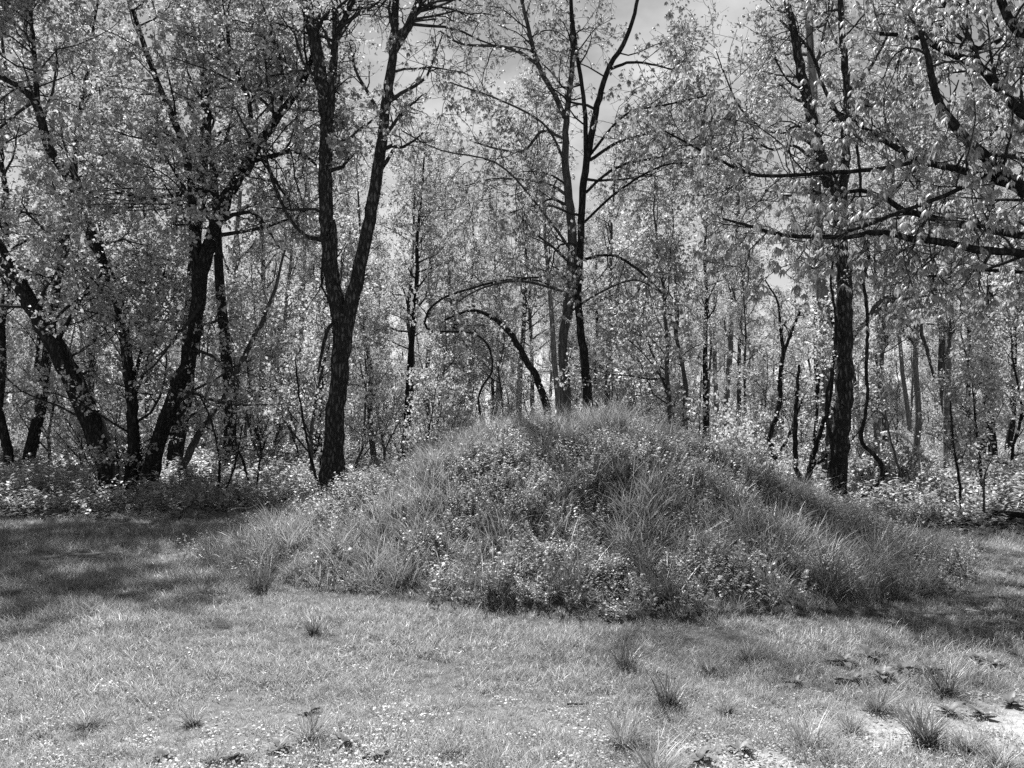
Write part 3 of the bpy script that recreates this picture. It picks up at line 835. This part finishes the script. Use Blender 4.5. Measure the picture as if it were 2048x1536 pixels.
def slim_set(fine):
    return [slim_tree(300 + i, H, r, ln, nb, t0 + 0.10, L1, bark=bk, crook=cr, per=pr + 9, leaf=0.082, fine=fine)
            for i, (H, r, ln, nb, t0, L1, bk, cr, pr) in enumerate([
                (15.5, 0.15, 0.01, 24, 0.30, 2.8, M_WOOD, 0.05, 8), (13.5, 0.12, -0.04, 22, 0.25, 2.6, M_WOOD, 0.08, 9),
                (17.0, 0.19, 0.02, 26, 0.35, 3.2, M_BARK, 0.04, 8), (14.5, 0.13, 0.06, 22, 0.22, 2.6, M_PALE, 0.05, 8),
                (12.0, 0.10, -0.02, 22, 0.18, 2.4, M_BARK, 0.12, 9), (16.0, 0.14, -0.03, 24, 0.40, 2.8, M_PALE, 0.04, 8)])]
def sapling_set(fine):
    return [slim_tree(340 + i, H, r, ln, nb, 0.14, L1, leaf=0.08, per=10, d=(5, 4), crook=0.14, bark=bk, fine=fine)
            for i, (H, r, ln, nb, L1, bk) in enumerate([(6.5, 0.05, 0.04, 20, 2.0, M_WOOD), (5.0, 0.04, -0.08, 18, 1.7, M_BARK),
                                                       (7.5, 0.06, 0.0, 22, 2.2, M_WOOD), (4.2, 0.035, 0.1, 16, 1.6, M_BARK)])]
def bush_set(per, leaf):
    return [bush(360 + i, H, st, per=per, leaf=leaf) for i, (H, st) in enumerate([(2.2, 7), (1.6, 8), (2.9, 7), (1.2, 9)])]
SLIM, SLIM_FAR = slim_set(1.0), slim_set(1.7)
SAPL, SAPL_FAR = sapling_set(1.0), sapling_set(1.8)
BUSH, BUSH_FAR = bush_set(11, 0.07), bush_set(18, 0.05)

WOOD = []      # (root, screen x, class) of every copied plant, labelled below
def place(parts, name, x, y, sc, rz, cls, group, cat, label=None, sz=None, tilt=None):
    if cat == 'tree':
        px = proj_x(x, y)
        lim = 330 if 1270 < px < 1590 and not 1438 < px < 1444 else (270 if 700 < px < 930 else None)
        if lim: sc = min(sc, (1.6 + (HOR - lim) / F_PX * y) / max(parts[0][1].vertices[-1].co.z, 1))
    z = float(ground_z(x, y))
    if on_mound(x, y): z = float(mound_h(x, y))
    root = link(name, None, None, (x, y, z), rz, (sc, sc, sz or sc))
    if tilt: root.rotation_euler = (tilt[0], tilt[1], rz)
    root.empty_display_size = 0.2
    for nm, me, kd in parts:
        o = link(nm, me, root)
        if kd: o['kind'] = kd
    tag(root, label, cat, group)
    if not label: WOOD.append((root, proj_x(x, y), y, cls))
    return root

taken = []
def far_enough(x, y, d):
    for (a, b) in taken:
        if (a - x) ** 2 + (b - y) ** 2 < d * d: return False
    return True

# trunks that the photograph shows one by one: screen x at eye level, depth, prototype, scale, tilt about the view axis
rr = random.Random(5)
for px, Y, k, sc, ty in [(22, 23, 4, 1.3, -0.03), (52, 24, 2, 0.9, 0.10), (186, 26, 4, 1.2, 0.02), (345, 22.5, 2, 1.1, 0.04), (440, 30, 3, 1.1, 0.0), (462, 24, 2, 0.95, -0.10),
                         (552, 33, 3, 0.9, 0.02), (590, 36, 5, 1.0, 0.06), (752, 27, 1, 0.95, -0.03), (800, 25, 2, 0.8, 0.05), (822, 28, 1, 1.0, 0.05), (858, 31, 0, 0.8, -0.02),
                         (916, 30, 4, 0.9, -0.03), (942, 33, 4, 1.0, 0.02), (1035, 34, 0, 0.9, 0.03), (1212, 28, 0, 0.75, 0.02), (1243, 36, 1, 0.8, -0.03), (1272, 32, 5, 0.6, 0.0),
                         (1300, 40, 0, 0.9, -0.02), (1384, 24, 1, 1.05, -0.02), (1402, 29, 2, 0.7, 0.0), (1441, 33, 3, 1.1, 0.02), (1662, 21.5, 5, 1.3, 0.0), (1742, 20.0, 3, 0.62, 0.02),
                         (1770, 31, 0, 0.7, -0.04), (1826, 34, 5, 0.8, -0.06), (1882, 23.5, 3, 0.75, 0.0), (1922, 25, 1, 1.15, -0.06), (1958, 33, 2, 0.8, 0.03), (2010, 37, 2, 0.8, 0.05)]:
    x = (px - 1024) / F_PX * Y
    taken.append((x, Y))
    place((SLIM_FAR if Y > 30 else SLIM)[k], 'slim_tree', x, Y, sc, rr.uniform(-0.5, 0.5), 'near', 'trees of the wood behind the mound', 'tree', tilt=(0, ty, 0))
n_t = 0
while n_t < 150:
    Y = 24 + 56 * rr.random() ** 0.95
    x = rr.uniform(-1, 1) * (0.66 * Y + 3)
    if not far_enough(x, Y, 1.7): continue
    # the canopy opens up towards the sky right of the forked tree and beside the straight tree
    taken.append((x, Y)); n_t += 1
    place(rr.choice(SLIM_FAR if Y > 30 else SLIM), 'slim_tree', x, Y, rr.uniform(0.6, 0.95), rr.uniform(0, 6.28), 'far', 'trees of the wood behind the mound', 'tree', tilt=(rr.uniform(-.04, .04), rr.uniform(-.06, .06), 0))
n_t = 0
while n_t < 200:
    Y = 16.5 + 58 * rr.random() ** 1.0
    x = rr.uniform(-1, 1) * (0.66 * Y + 2)
    if not far_enough(x, Y, 0.9) or on_mound(x, Y): continue
    if x < 0 and Y < 20.5 and proj_x(x, Y) < 640: continue
    if x > 5.5 and Y < 36 and rr.random() < 0.7: continue          # the wood is more open on the right
    taken.append((x, Y)); n_t += 1
    place(rr.choice(SAPL_FAR if Y > 28 else SAPL), 'sapling', x, Y, rr.uniform(0.7, 1.15), rr.uniform(0, 6.28), 'sapling', 'leafy saplings under the trees', 'sapling', tilt=(rr.uniform(-.1, .1), rr.uniform(-.1, .1), 0))
n_t = 0
while n_t < 150:
    Y = 15.5 + 60 * rr.random() ** 1.0
    x = rr.uniform(-1, 1) * (0.66 * Y + 2)
    if not far_enough(x, Y, 0.8) or on_mound(x, Y): continue
    if x > 5.5 and Y < 36 and rr.random() < 0.8: continue
    if x < 0 and Y < 20.5: continue
    taken.append((x, Y)); n_t += 1
    place(rr.choice(BUSH_FAR if Y > 28 else BUSH), 'bush', x, Y, rr.uniform(0.7, 1.2) * (1 + max(0, Y - 35) * 0.025), rr.uniform(0, 6.28), 'bush', 'bushes of the undergrowth', 'bush')

# labels for the copies: which one it is between two landmarks of the photograph
ORD = ['first', 'second', 'third', 'fourth', 'fifth', 'sixth', 'seventh', 'eighth', 'ninth', 'tenth', 'eleventh', 'twelfth', 'thirteenth', 'fourteenth', 'fifteenth',
       'sixteenth', 'seventeenth', 'eighteenth', 'nineteenth', 'twentieth']
def ordinal(i):
    if i < 20: return ORD[i]
    return {1: '%dst', 2: '%dnd', 3: '%drd'}.get((i + 1) % 10 if (i + 1) % 100 not in (11, 12, 13) else 0, '%dth') % (i + 1)
ZONES = [(-9e9, 250, 'in from the left edge, before the many-stemmed tree'), (250, 667, 'right of the many-stemmed tree, before the forked tree'),
         (667, 1130, 'right of the forked tree, before the paired trunks'), (1130, 1675, 'right of the paired trunks, before the straight trunk'),
         (1675, 9e9, 'right of the tall straight trunk')]
KINDN = {'near': 'slim trunk close behind the lawn', 'far': 'far slim tree', 'sapling': 'leafy sapling', 'bush': 'low bush'}
for cls in KINDN:
    for lo, hi, txt in ZONES:
        sel = sorted([w for w in WOOD if w[3] == cls and lo <= w[1] < hi], key=lambda w: w[1])
        for i, w in enumerate(sel):
            w[0]['label'] = '%s, %s %s' % (KINDN[cls], ordinal(i), txt)

# ------------------------------------------------------------------ single plants and sticks
def hit(px, py):
    """where the line of sight through a pixel meets the lawn or the mound"""
    Y = np.arange(3.0, 30.0, 0.02)
    d = at(px, py, 1.0) - np.array([0, 0, CAM_H])
    X, Z = d[0] * Y, CAM_H + d[2] * Y
    k = np.argmax(Z <= surf_z(X, Y))
    return np.array([X[k], Y[k], Z[k]])

def traced(name, label, cat, Y, paths, mat, k=8, part='stem', leafy=0, seed=1, group=None):
    """a thin woody thing of traced stems"""
    rs = np.random.RandomState(seed)
    P0, _ = path3(paths[0], Y)
    base = np.array([P0[0][0], P0[0][1], float(surf_z(P0[0][0], P0[0][1]))])
    root = link(name, None, None, base); root.empty_display_size = 0.1
    tag(root, label, cat, group)
    LP, LR = [], []
    for i, s in enumerate(paths):
        P, R = path3(s, Y)
        if i == 0 or s[0][1] > 930: P = np.vstack([[P[0][0], P[0][1], base[2] - 0.1], P]) if P[0][2] > base[2] - 0.05 else P; R = np.concatenate([[R[0] * 1.1], R]) if len(P) > len(R) else R
        n = len(P) * 5
        C, CR = limb_arrays(P, R, n)
        C[1:-1] += rs.randn(n - 2, 3) * CR[1:-1, None] * 0.22
        b = Buf(); add_tubes(b, C[None], CR[None], k, True, 0.12, seed + i)
        link(part, b.mesh(part, mat, True, base), root)
        Cs, Rs_ = limb_arrays(P, R, 12); LP.append(Cs); LR.append(Rs_)
    if leafy:
        LP, LR = np.array(LP), np.array(LR)
        b1, r1 = spawn(rs, LP, LR, leafy, 0.35, 1.0, 0.8, 50, 5, 0.25, 0.05, 0.5, 0.01, 0.4, 0.3)
        b2, r2 = spawn(rs, b1, r1, 4, 0.2, 1.0, 0.35, 50, 4, 0.25, 0.0, 0.6, 0.005, 0.4, 0.3)
        tw = Buf(); add_tubes(tw, b1, np.maximum(r1, 0.004), 4, False); add_tubes(tw, b2, np.maximum(r2, 0.003), 3, False)
        tag(link('twigs', tw.mesh('twigs', M_TWIG, True, base), root), kind='stuff')
        lv = Buf(); leaves_simple(lv, rs, b2, 6, 0.06)
        link('crown', lv.mesh('crown', M_FARL, False, base), root)
    return root

traced('crooked_sapling', 'crooked dark little tree just right of the mound, forked at its top', 'sapling', 17.5,
       [[(1543, 950, 12), (1547, 895, 10), (1538, 880, 10), (1556, 820, 10), (1562, 740, 9), (1566, 705, 8), (1560, 650, 6), (1556, 605, 4), (1530, 560, 3)],
        [(1566, 712, 7), (1584, 662, 6), (1600, 622, 4)], [(1546, 925, 7), (1572, 884, 6), (1588, 842, 5), (1604, 800, 3)]], M_BARK, leafy=9, seed=3)
traced('crooked_sapling', 'low tangle of dark stems leaning against the foot of the straight trunk', 'sapling', 17.0,
       [[(1614, 972, 14), (1594, 938, 10), (1590, 850, 9), (1598, 730, 5)], [(1616, 955, 12), (1626, 915, 11), (1646, 850, 9), (1661, 790, 7), (1668, 700, 5)],
        [(1622, 940, 7), (1645, 920, 6), (1662, 900, 5)]], M_BARK, leafy=4, seed=5)
traced('hanging_vine', 'thick bare vine hanging right of the straight trunk, curling at the ground', 'vine', 15.6,
       [[(1706, 1002, 8), (1736, 985, 9), (1762, 962, 9), (1767, 940, 9), (1746, 906, 9), (1722, 880, 8), (1735, 800, 7), (1732, 740, 7), (1735, 640, 7), (1728, 560, 7), (1737, 520, 7), (1732, 480, 7), (1722, 400, 6), (1715, 300, 6), (1700, 220, 5)]], M_BARK, k=7, seed=7)
traced('climbing_vine', 'knotty vine climbing the left side of the straight trunk', 'vine', 16.2,
       [[(1662, 1000, 8), (1665, 900, 8), (1652, 820, 7), (1668, 720, 7), (1672, 640, 6), (1662, 560, 5), (1672, 480, 4)]], M_BARK, k=7, leafy=3, seed=8)
traced('leaning_sapling', 'thin sapling leaning to the left among the ground cover on the right', 'sapling', 17.0,
       [[(1813, 995, 5), (1796, 930, 5), (1782, 880, 4), (1770, 820, 3)]], M_WOOD, 6, leafy=4, seed=9)
traced('leaning_sapling', 'thin dark sapling at the lawn edge near the right side', 'sapling', 14.4,
       [[(1923, 1022, 6), (1918, 960, 5), (1906, 880, 4), (1900, 800, 3)]], M_BARK, 6, leafy=4, seed=10)
traced('leaning_sapling', 'short upright sapling with a leafy top beside the fallen log', 'sapling', 13.9,
       [[(1969, 1035, 4), (1968, 990, 4), (1970, 950, 3), (1985, 915, 2)]], M_WOOD, 6, leafy=4, seed=11)
traced('arching_tree', 'small tree bent over in an arch right of the straight trunk', 'tree', 19.0,
       [[(1640, 985, 12), (1660, 850, 11), (1695, 700, 10), (1740, 630, 9), (1772, 592, 8), (1825, 625, 8), (1850, 690, 7), (1868, 755, 5)], [(1745, 625, 6), (1800, 600, 5), (1860, 590, 4)]], M_WOOD, 8, leafy=6, seed=12)
traced('leaning_tree', 'bare dark trunk leaning left in an arch behind the mound', 'tree', 20.5,
       [[(1100, 850, 17), (1076, 762, 14), (1050, 715, 13), (1016, 660, 11), (985, 635, 9), (945, 620, 6), (890, 640, 4)]], M_BARK, 10, leafy=10, seed=13)
traced('looping_vine', 'thin vine drooping in loops left of the leaning trunk', 'vine', 20.0,
       [[(962, 850, 5), (958, 790, 5), (985, 740, 5), (975, 690, 5), (940, 665, 5), (858, 660, 5), (856, 625, 5), (880, 600, 5), (915, 585, 5), (1000, 562, 5), (1070, 560, 4), (1120, 580, 4)]], M_BARK, 6, seed=14)
traced('leaning_tree', 'slanting grey stem right of the many-stemmed tree', 'tree', 20.0,
       [[(352, 975, 16), (388, 885, 14), (436, 812, 12), (492, 706, 10), (546, 590, 7), (570, 500, 4)]], M_WOOD, 10, leafy=8, seed=15)
traced('dead_branch', 'pale bare branch arching over the ground cover on the right', 'branch', 21.0,
       [[(1738, 960, 4), (1744, 890, 4), (1757, 870, 5), (1786, 864, 5), (1815, 878, 4), (1828, 896, 3)]], M_DEAD, 6, part='stick', seed=16)
for i, (lab, pts, Y) in enumerate([('thin upright shrub stem just left of the forked trunk', [(640, 985, 6), (618, 900, 5), (600, 800, 4), (590, 720, 3)], 17.5),
                                   ('bare shrub stems between the slanting stem and the forked tree', [(432, 1005, 7), (440, 930, 5), (425, 850, 4), (400, 790, 3)], 17.0),
                                   ('thin crooked shrub stem halfway to the forked tree', [(505, 1000, 6), (488, 930, 5), (470, 880, 4), (462, 800, 3)], 17.2)]):
    traced('shrub_stem', lab, 'shrub', Y, [pts, [(pts[0][0] + 8, pts[0][1], 4), (pts[1][0] + 30, pts[1][1], 4), (pts[2][0] + 60, pts[2][1], 3)]], M_BARK, 6, leafy=7, seed=20 + i)

# fallen wood
def stick(name, label, cat, p, q, r, mat, sag=0.02, k=9):
    p, q = np.array(p, float), np.array(q, float)
    P = np.stack([p + (q - p) * t + np.array([0, 0, sag * math.sin(t * 7)]) for t in np.linspace(0, 1, 9)])
    base = P[0].copy()
    b = Buf(); add_tubes(b, P[None], (r * np.linspace(1, 0.75, 9))[None], k, True, 0.18, 5)
    return tag(link(name, b.mesh(name, mat, True, base), None, base), label, cat)
def on_ground(px, py, lift): p = hit(px, py); p[2] = surf_z(p[0], p[1]) + lift; return p
stick('fallen_log', 'dark log lying at the edge of the wood by the right side', 'log', on_ground(1985, 1040, 0.07), on_ground(2120, 1052, 0.07), 0.10, M_BARK, 0.01)
stick('fallen_log', 'short dark log in the leaf litter right of the straight trunk', 'log', on_ground(1808, 1012, 0.04), on_ground(1838, 1018, 0.04), 0.06, M_BARK, 0.0)
stick('fallen_branch', 'thin fallen branch spanning the ground cover at the lawn edge', 'branch', on_ground(1890, 1016, 0.22), on_ground(2000, 1020, 0.06), 0.018, M_WOOD, 0.06, 6)
stick('fallen_stick', 'short dark stick on the bare soil in front', 'stick', on_ground(1134, 1414, 0.012), on_ground(1172, 1412, 0.012), 0.006, M_BARK, 0.002, 6)
stick('fallen_stick', 'small pale twig lying in the shaded lawn on the right', 'stick', on_ground(1932, 1232, 0.05), on_ground(1962, 1236, 0.05), 0.006, M_DEAD, 0.002, 6)
stick('dry_stalk', 'pale bent dry stalk sticking out of the mound at its left foot', 'stalk', on_ground(398, 1128, 0.10), on_ground(446, 1133, 0.08), 0.007, M_DEAD, -0.03, 6)

for i, (a, b, r, t) in enumerate([((70, 1012), (170, 1006), 0.016, 'left of the many-stemmed tree'), ((320, 1022), (400, 1012), 0.02, 'in front of the slanting grey stem'), ((455, 1030), (520, 1020), 0.014, 'in the dark litter left of the mound'),
                                  ((560, 1005), (610, 1018), 0.016, 'between the litter and the forked trunk'), ((1760, 1032), (1840, 1040), 0.015, 'in the dark litter right of the mound'), ((1850, 1052), (1900, 1046), 0.012, 'nearest the lawn on the right'),
                                  ((1900, 985), (1990, 975), 0.022, 'behind the thin dark sapling on the right'), ((10, 1035), (60, 1028), 0.013, 'at the left end of the lawn edge')]):
    stick('fallen_branch', 'thin fallen branch ' + t, 'branch', on_ground(a[0], a[1], 0.05), on_ground(b[0], b[1], 0.12), r, M_WOOD if i % 2 else M_DEAD, 0.03, 6)

# grass tussocks
def tussock(label, px, py, wpx, dark, seed, group):
    rs = np.random.RandomState(seed)
    p = hit(px, py); p[2] = surf_z(p[0], p[1])
    w = wpx / F_PX * p[1]
    b = Buf()
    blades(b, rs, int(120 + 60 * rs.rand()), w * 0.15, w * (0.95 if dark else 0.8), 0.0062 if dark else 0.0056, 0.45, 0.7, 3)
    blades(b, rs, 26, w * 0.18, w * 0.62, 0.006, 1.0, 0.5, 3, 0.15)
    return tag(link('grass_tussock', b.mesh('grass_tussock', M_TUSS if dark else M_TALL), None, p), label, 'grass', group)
LAWN_T = [(1250, 1492, 150, 'on the bare soil below the centre'), (1337, 1412, 110, 'with a dark right side on pale soil'), (1452, 1425, 70, 'small, between two bare patches'), (1612, 1496, 140, 'standing alone on pale soil'),
          (1850, 1492, 130, 'at the shadow edge in the lower right'), (1310, 1555, 150, 'cut by the bottom edge of the picture'), (1940, 1505, 95, 'in the lower right corner shade'), (1252, 1340, 100, 'dark, in the lawn under the mound'),
          (622, 1484, 120, 'behind the flat rosettes'), (172, 1460, 80, 'on the left among thin grass'), (386, 1452, 70, 'left of the flat rosettes'), (1755, 1425, 105, 'with bright blades in front of the broad leaves'),
          (628, 1270, 60, 'dark and lone, in the bright lawn left of centre'), (426, 1530, 80, 'at the bottom edge on the left'), (2000, 1540, 110, 'in the bottom right corner'), (1420, 1345, 80, 'in the half shade below the mound'),
          (900, 1512, 70, 'thin, near the middle of the bottom edge'), (1700, 1465, 80, 'between pale soil and shade'), (1890, 1390, 110, 'dark, behind the shaded rosettes'), (1500, 1320, 80, 'at the start of the right shade')]
for i, (px, py, w, t) in enumerate(LAWN_T):
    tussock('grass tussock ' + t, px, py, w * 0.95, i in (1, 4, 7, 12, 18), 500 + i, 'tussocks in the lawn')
MOUND_T = [(1088, 925, 120, 'dark, left of the mound top'), (1152, 995, 150, 'largest dark one, high on the front of the mound'), (1332, 965, 90, 'right of the mound top'), (1465, 1020, 120, 'dark, on the right shoulder of the mound'),
           (1645, 1100, 130, 'dark, low on the right flank'), (1592, 1060, 90, 'right flank, above the lowest dark one'), (1232, 965, 90, 'on the crest above the dark hollow'), (1130, 1190, 170, 'wide, at the foot of the mound in the centre'),
           (985, 1195, 120, 'at the foot, left of the wide one'), (1432, 1130, 100, 'half way down the right front'), (1000, 915, 80, 'pale, on the left of the crest'), (522, 1180, 100, 'at the left foot of the mound'),
           (662, 1070, 70, 'dark, on the bright left flank'), (1725, 1180, 110, 'at the right foot with bright blades'), (1835, 1180, 130, 'last at the right foot, bright and arching'), (1655, 1190, 120, 'at the right foot beside drooping weeds'),
           (800, 1165, 100, 'at the foot below the bright left flank'), (1330, 1205, 110, 'at the foot right of centre')]
for i, (px, py, w, t) in enumerate(MOUND_T):
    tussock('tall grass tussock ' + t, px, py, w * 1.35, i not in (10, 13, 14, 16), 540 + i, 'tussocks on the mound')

# flat rosettes of broad leaves
def broad_leaf(seed):
    rs = np.random.RandomState(seed)
    n = 6; t = np.linspace(0, 1, n)
    wd = 0.17 * np.sin(np.clip(t * 0.93 + 0.07, 0, 1) * math.pi) ** 0.8 * (0.7 + 0.5 * t) + 0.012
    x = t; z = 0.10 + 0.30 * t - 0.42 * t ** 2 + 0.03 * np.sin(t * 9 + seed)
    mid = np.stack([x, 0.06 * np.sin(t * 3 + seed), z], 1)
    lft = mid + np.stack([0 * t, wd, 0.05 + 0.04 * np.sin(t * 14 + seed)], 1) * np.array([1, 1, 0.6])
    rgt = mid + np.stack([0 * t, -wd, 0.05 + 0.04 * np.sin(t * 13 + 2 * seed)], 1) * np.array([1, 1, 0.6])
    V = np.concatenate([lft, mid, rgt]); q = []
    for i in range(n - 1): q += [[i, i + 1, n + i + 1, n + i], [n + i, n + i + 1, 2 * n + i + 1, 2 * n + i]]
    return mesh_np('leaf', V, [np.array(q)], M_BROAD, True)
BL = [broad_leaf(i) for i in range(4)]
ROS = [(1690, 1332, 0.20, 'left of the leafy patch in the right shade'), (1742, 1322, 0.19, 'bright, at the back of the leafy patch on the right'), (1802, 1346, 0.20, 'in the middle of the shaded leafy patch'),
       (1862, 1352, 0.18, 'right end of the shaded leafy patch'), (1952, 1322, 0.17, 'sunlit, near the right side'), (1988, 1334, 0.15, 'sunlit and small, nearest the right side'), (1708, 1368, 0.18, 'front of the leafy patch with dark gaps'),
       (622, 1428, 0.13, 'behind the others in the left front'), (690, 1494, 0.15, 'widest of those in the left front'), (562, 1508, 0.14, 'between two tussocks in the left front'), (468, 1524, 0.14, 'pale, at the bottom edge on the left'),
       (322, 1522, 0.11, 'on a worn patch at the lower left'), (1482, 1508, 0.13, 'on pale soil below the centre right'), (1402, 1528, 0.14, 'at the bottom edge right of centre'), (1592, 1372, 0.14, 'at the edge of the right shade'),
       (1962, 1436, 0.15, 'dark, in the deep shade on the right'), (2022, 1415, 0.15, 'in the shade at the right side'), (1902, 1432, 0.16, 'half lit, in the shade on the right'), (1765, 1360, 0.18, 'dark, in front of the shaded leafy patch'),
       (755, 1520, 0.12, 'last one right in the left front')]
for i, (px, py, L, t) in enumerate(ROS):
    rs = np.random.RandomState(600 + i)
    p = hit(px, py); p[2] = surf_z(p[0], p[1])
    root = link('broadleaf_rosette', None, None, p); root.empty_display_size = 0.05
    tag(root, 'rosette of broad flat leaves ' + t, 'weed', 'broad-leaved rosettes in the lawn')
    for j in range(17):
        o = link('leaf', BL[j % 4], root, (0, 0, 0.004), j * 2.4 + rs.rand(), L * 0.66 * rs.uniform(0.4, 1.15))
        o.rotation_euler[1] = rs.uniform(-0.75, 0.1)

# dandelion clocks
def ball(buf, c, r, n=130, seed=1):
    rs = np.random.RandomState(seed)
    d = unit(rs.randn(n, 3)); s = unit(np.cross(d, rs.randn(n, 3)))
    P = c + d * r
    V = np.stack([c + d * r * 0.15, P + s * r * 0.3, P + np.cross(d, s) * r * 0.3 - s * r * 0.15, P - np.cross(d, s) * r * 0.3 - s * r * 0.15], 1)
    k = np.arange(n)[:, None] * 4
    buf.add(V, None, np.concatenate([k + [1, 2, 3], k + [0, 1, 2], k + [0, 2, 3]], 0))
for i, (px, py, t) in enumerate([(487, 1085, 'at the left foot of the mound'), (808, 1040, 'on the bright left flank'), (983, 1103, 'on the front left of the mound'), (1076, 1092, 'beside the dark hollow'),
                                 (1188, 1030, 'inside the dark hollow'), (1286, 1152, 'low on the front of the mound'), (1516, 1105, 'on the right front of the mound'), (700, 1100, 'on the lower left flank')]):
    p = hit(px, py + 40); p[2] = surf_z(p[0], p[1])
    top = at(px, py, p[1] - 0.05) - p
    root = link('dandelion_clock', None, None, p); root.empty_display_size = 0.05
    tag(root, 'pale round dandelion clock ' + t, 'flower', 'dandelion clocks on the mound')
    P = np.array([[0, 0, -0.02], top * 0.5 + np.array([0.01, 0, 0]), top])
    b = Buf(); add_tubes(b, resample(P, 6)[None], np.full((1, 6), 0.0025), 5, False); link('stem', b.mesh('stem', M_WEED, True), root)
    b = Buf(); ball(b, top, 0.024, seed=i); link('seed_head', b.mesh('seed_head', M_SEED), root)

# white rail beyond the wood
ra, rb = at(1800, 851, 60.0), at(1990, 853, 60.0)
rail = link('rail_fence', None, None, (ra[0], 60.0, float(ground_z(ra[0], 60.0))))
tag(rail, 'thin white rail glimpsed between the far trunks on the right', 'fence')
def box(name, lo, hi, mat, parent):
    lo, hi = np.array(lo), np.array(hi)
    V = np.array([[(lo, hi)[(i >> 0) & 1][0], (lo, hi)[(i >> 1) & 1][1], (lo, hi)[(i >> 2) & 1][2]] for i in range(8)])
    return link(name, mesh_np(name, V, [np.array([[0, 2, 3, 1], [4, 5, 7, 6], [0, 1, 5, 4], [2, 6, 7, 3], [0, 4, 6, 2], [1, 3, 7, 5]])], mat), parent)
Lr = rb[0] - ra[0]; zr = ra[2] - rail.location[2]
box('rail', (-3.0, -0.04, zr - 0.08), (Lr + 4, 0.04, zr + 0.07), M_WHITE, rail)
for i in range(8):
    xx = -2.6 + i * (Lr + 6) / 7
    box('post', (xx - 0.06, 0.045, -0.3), (xx + 0.06, 0.165, zr - 0.02), M_WHITE, rail)
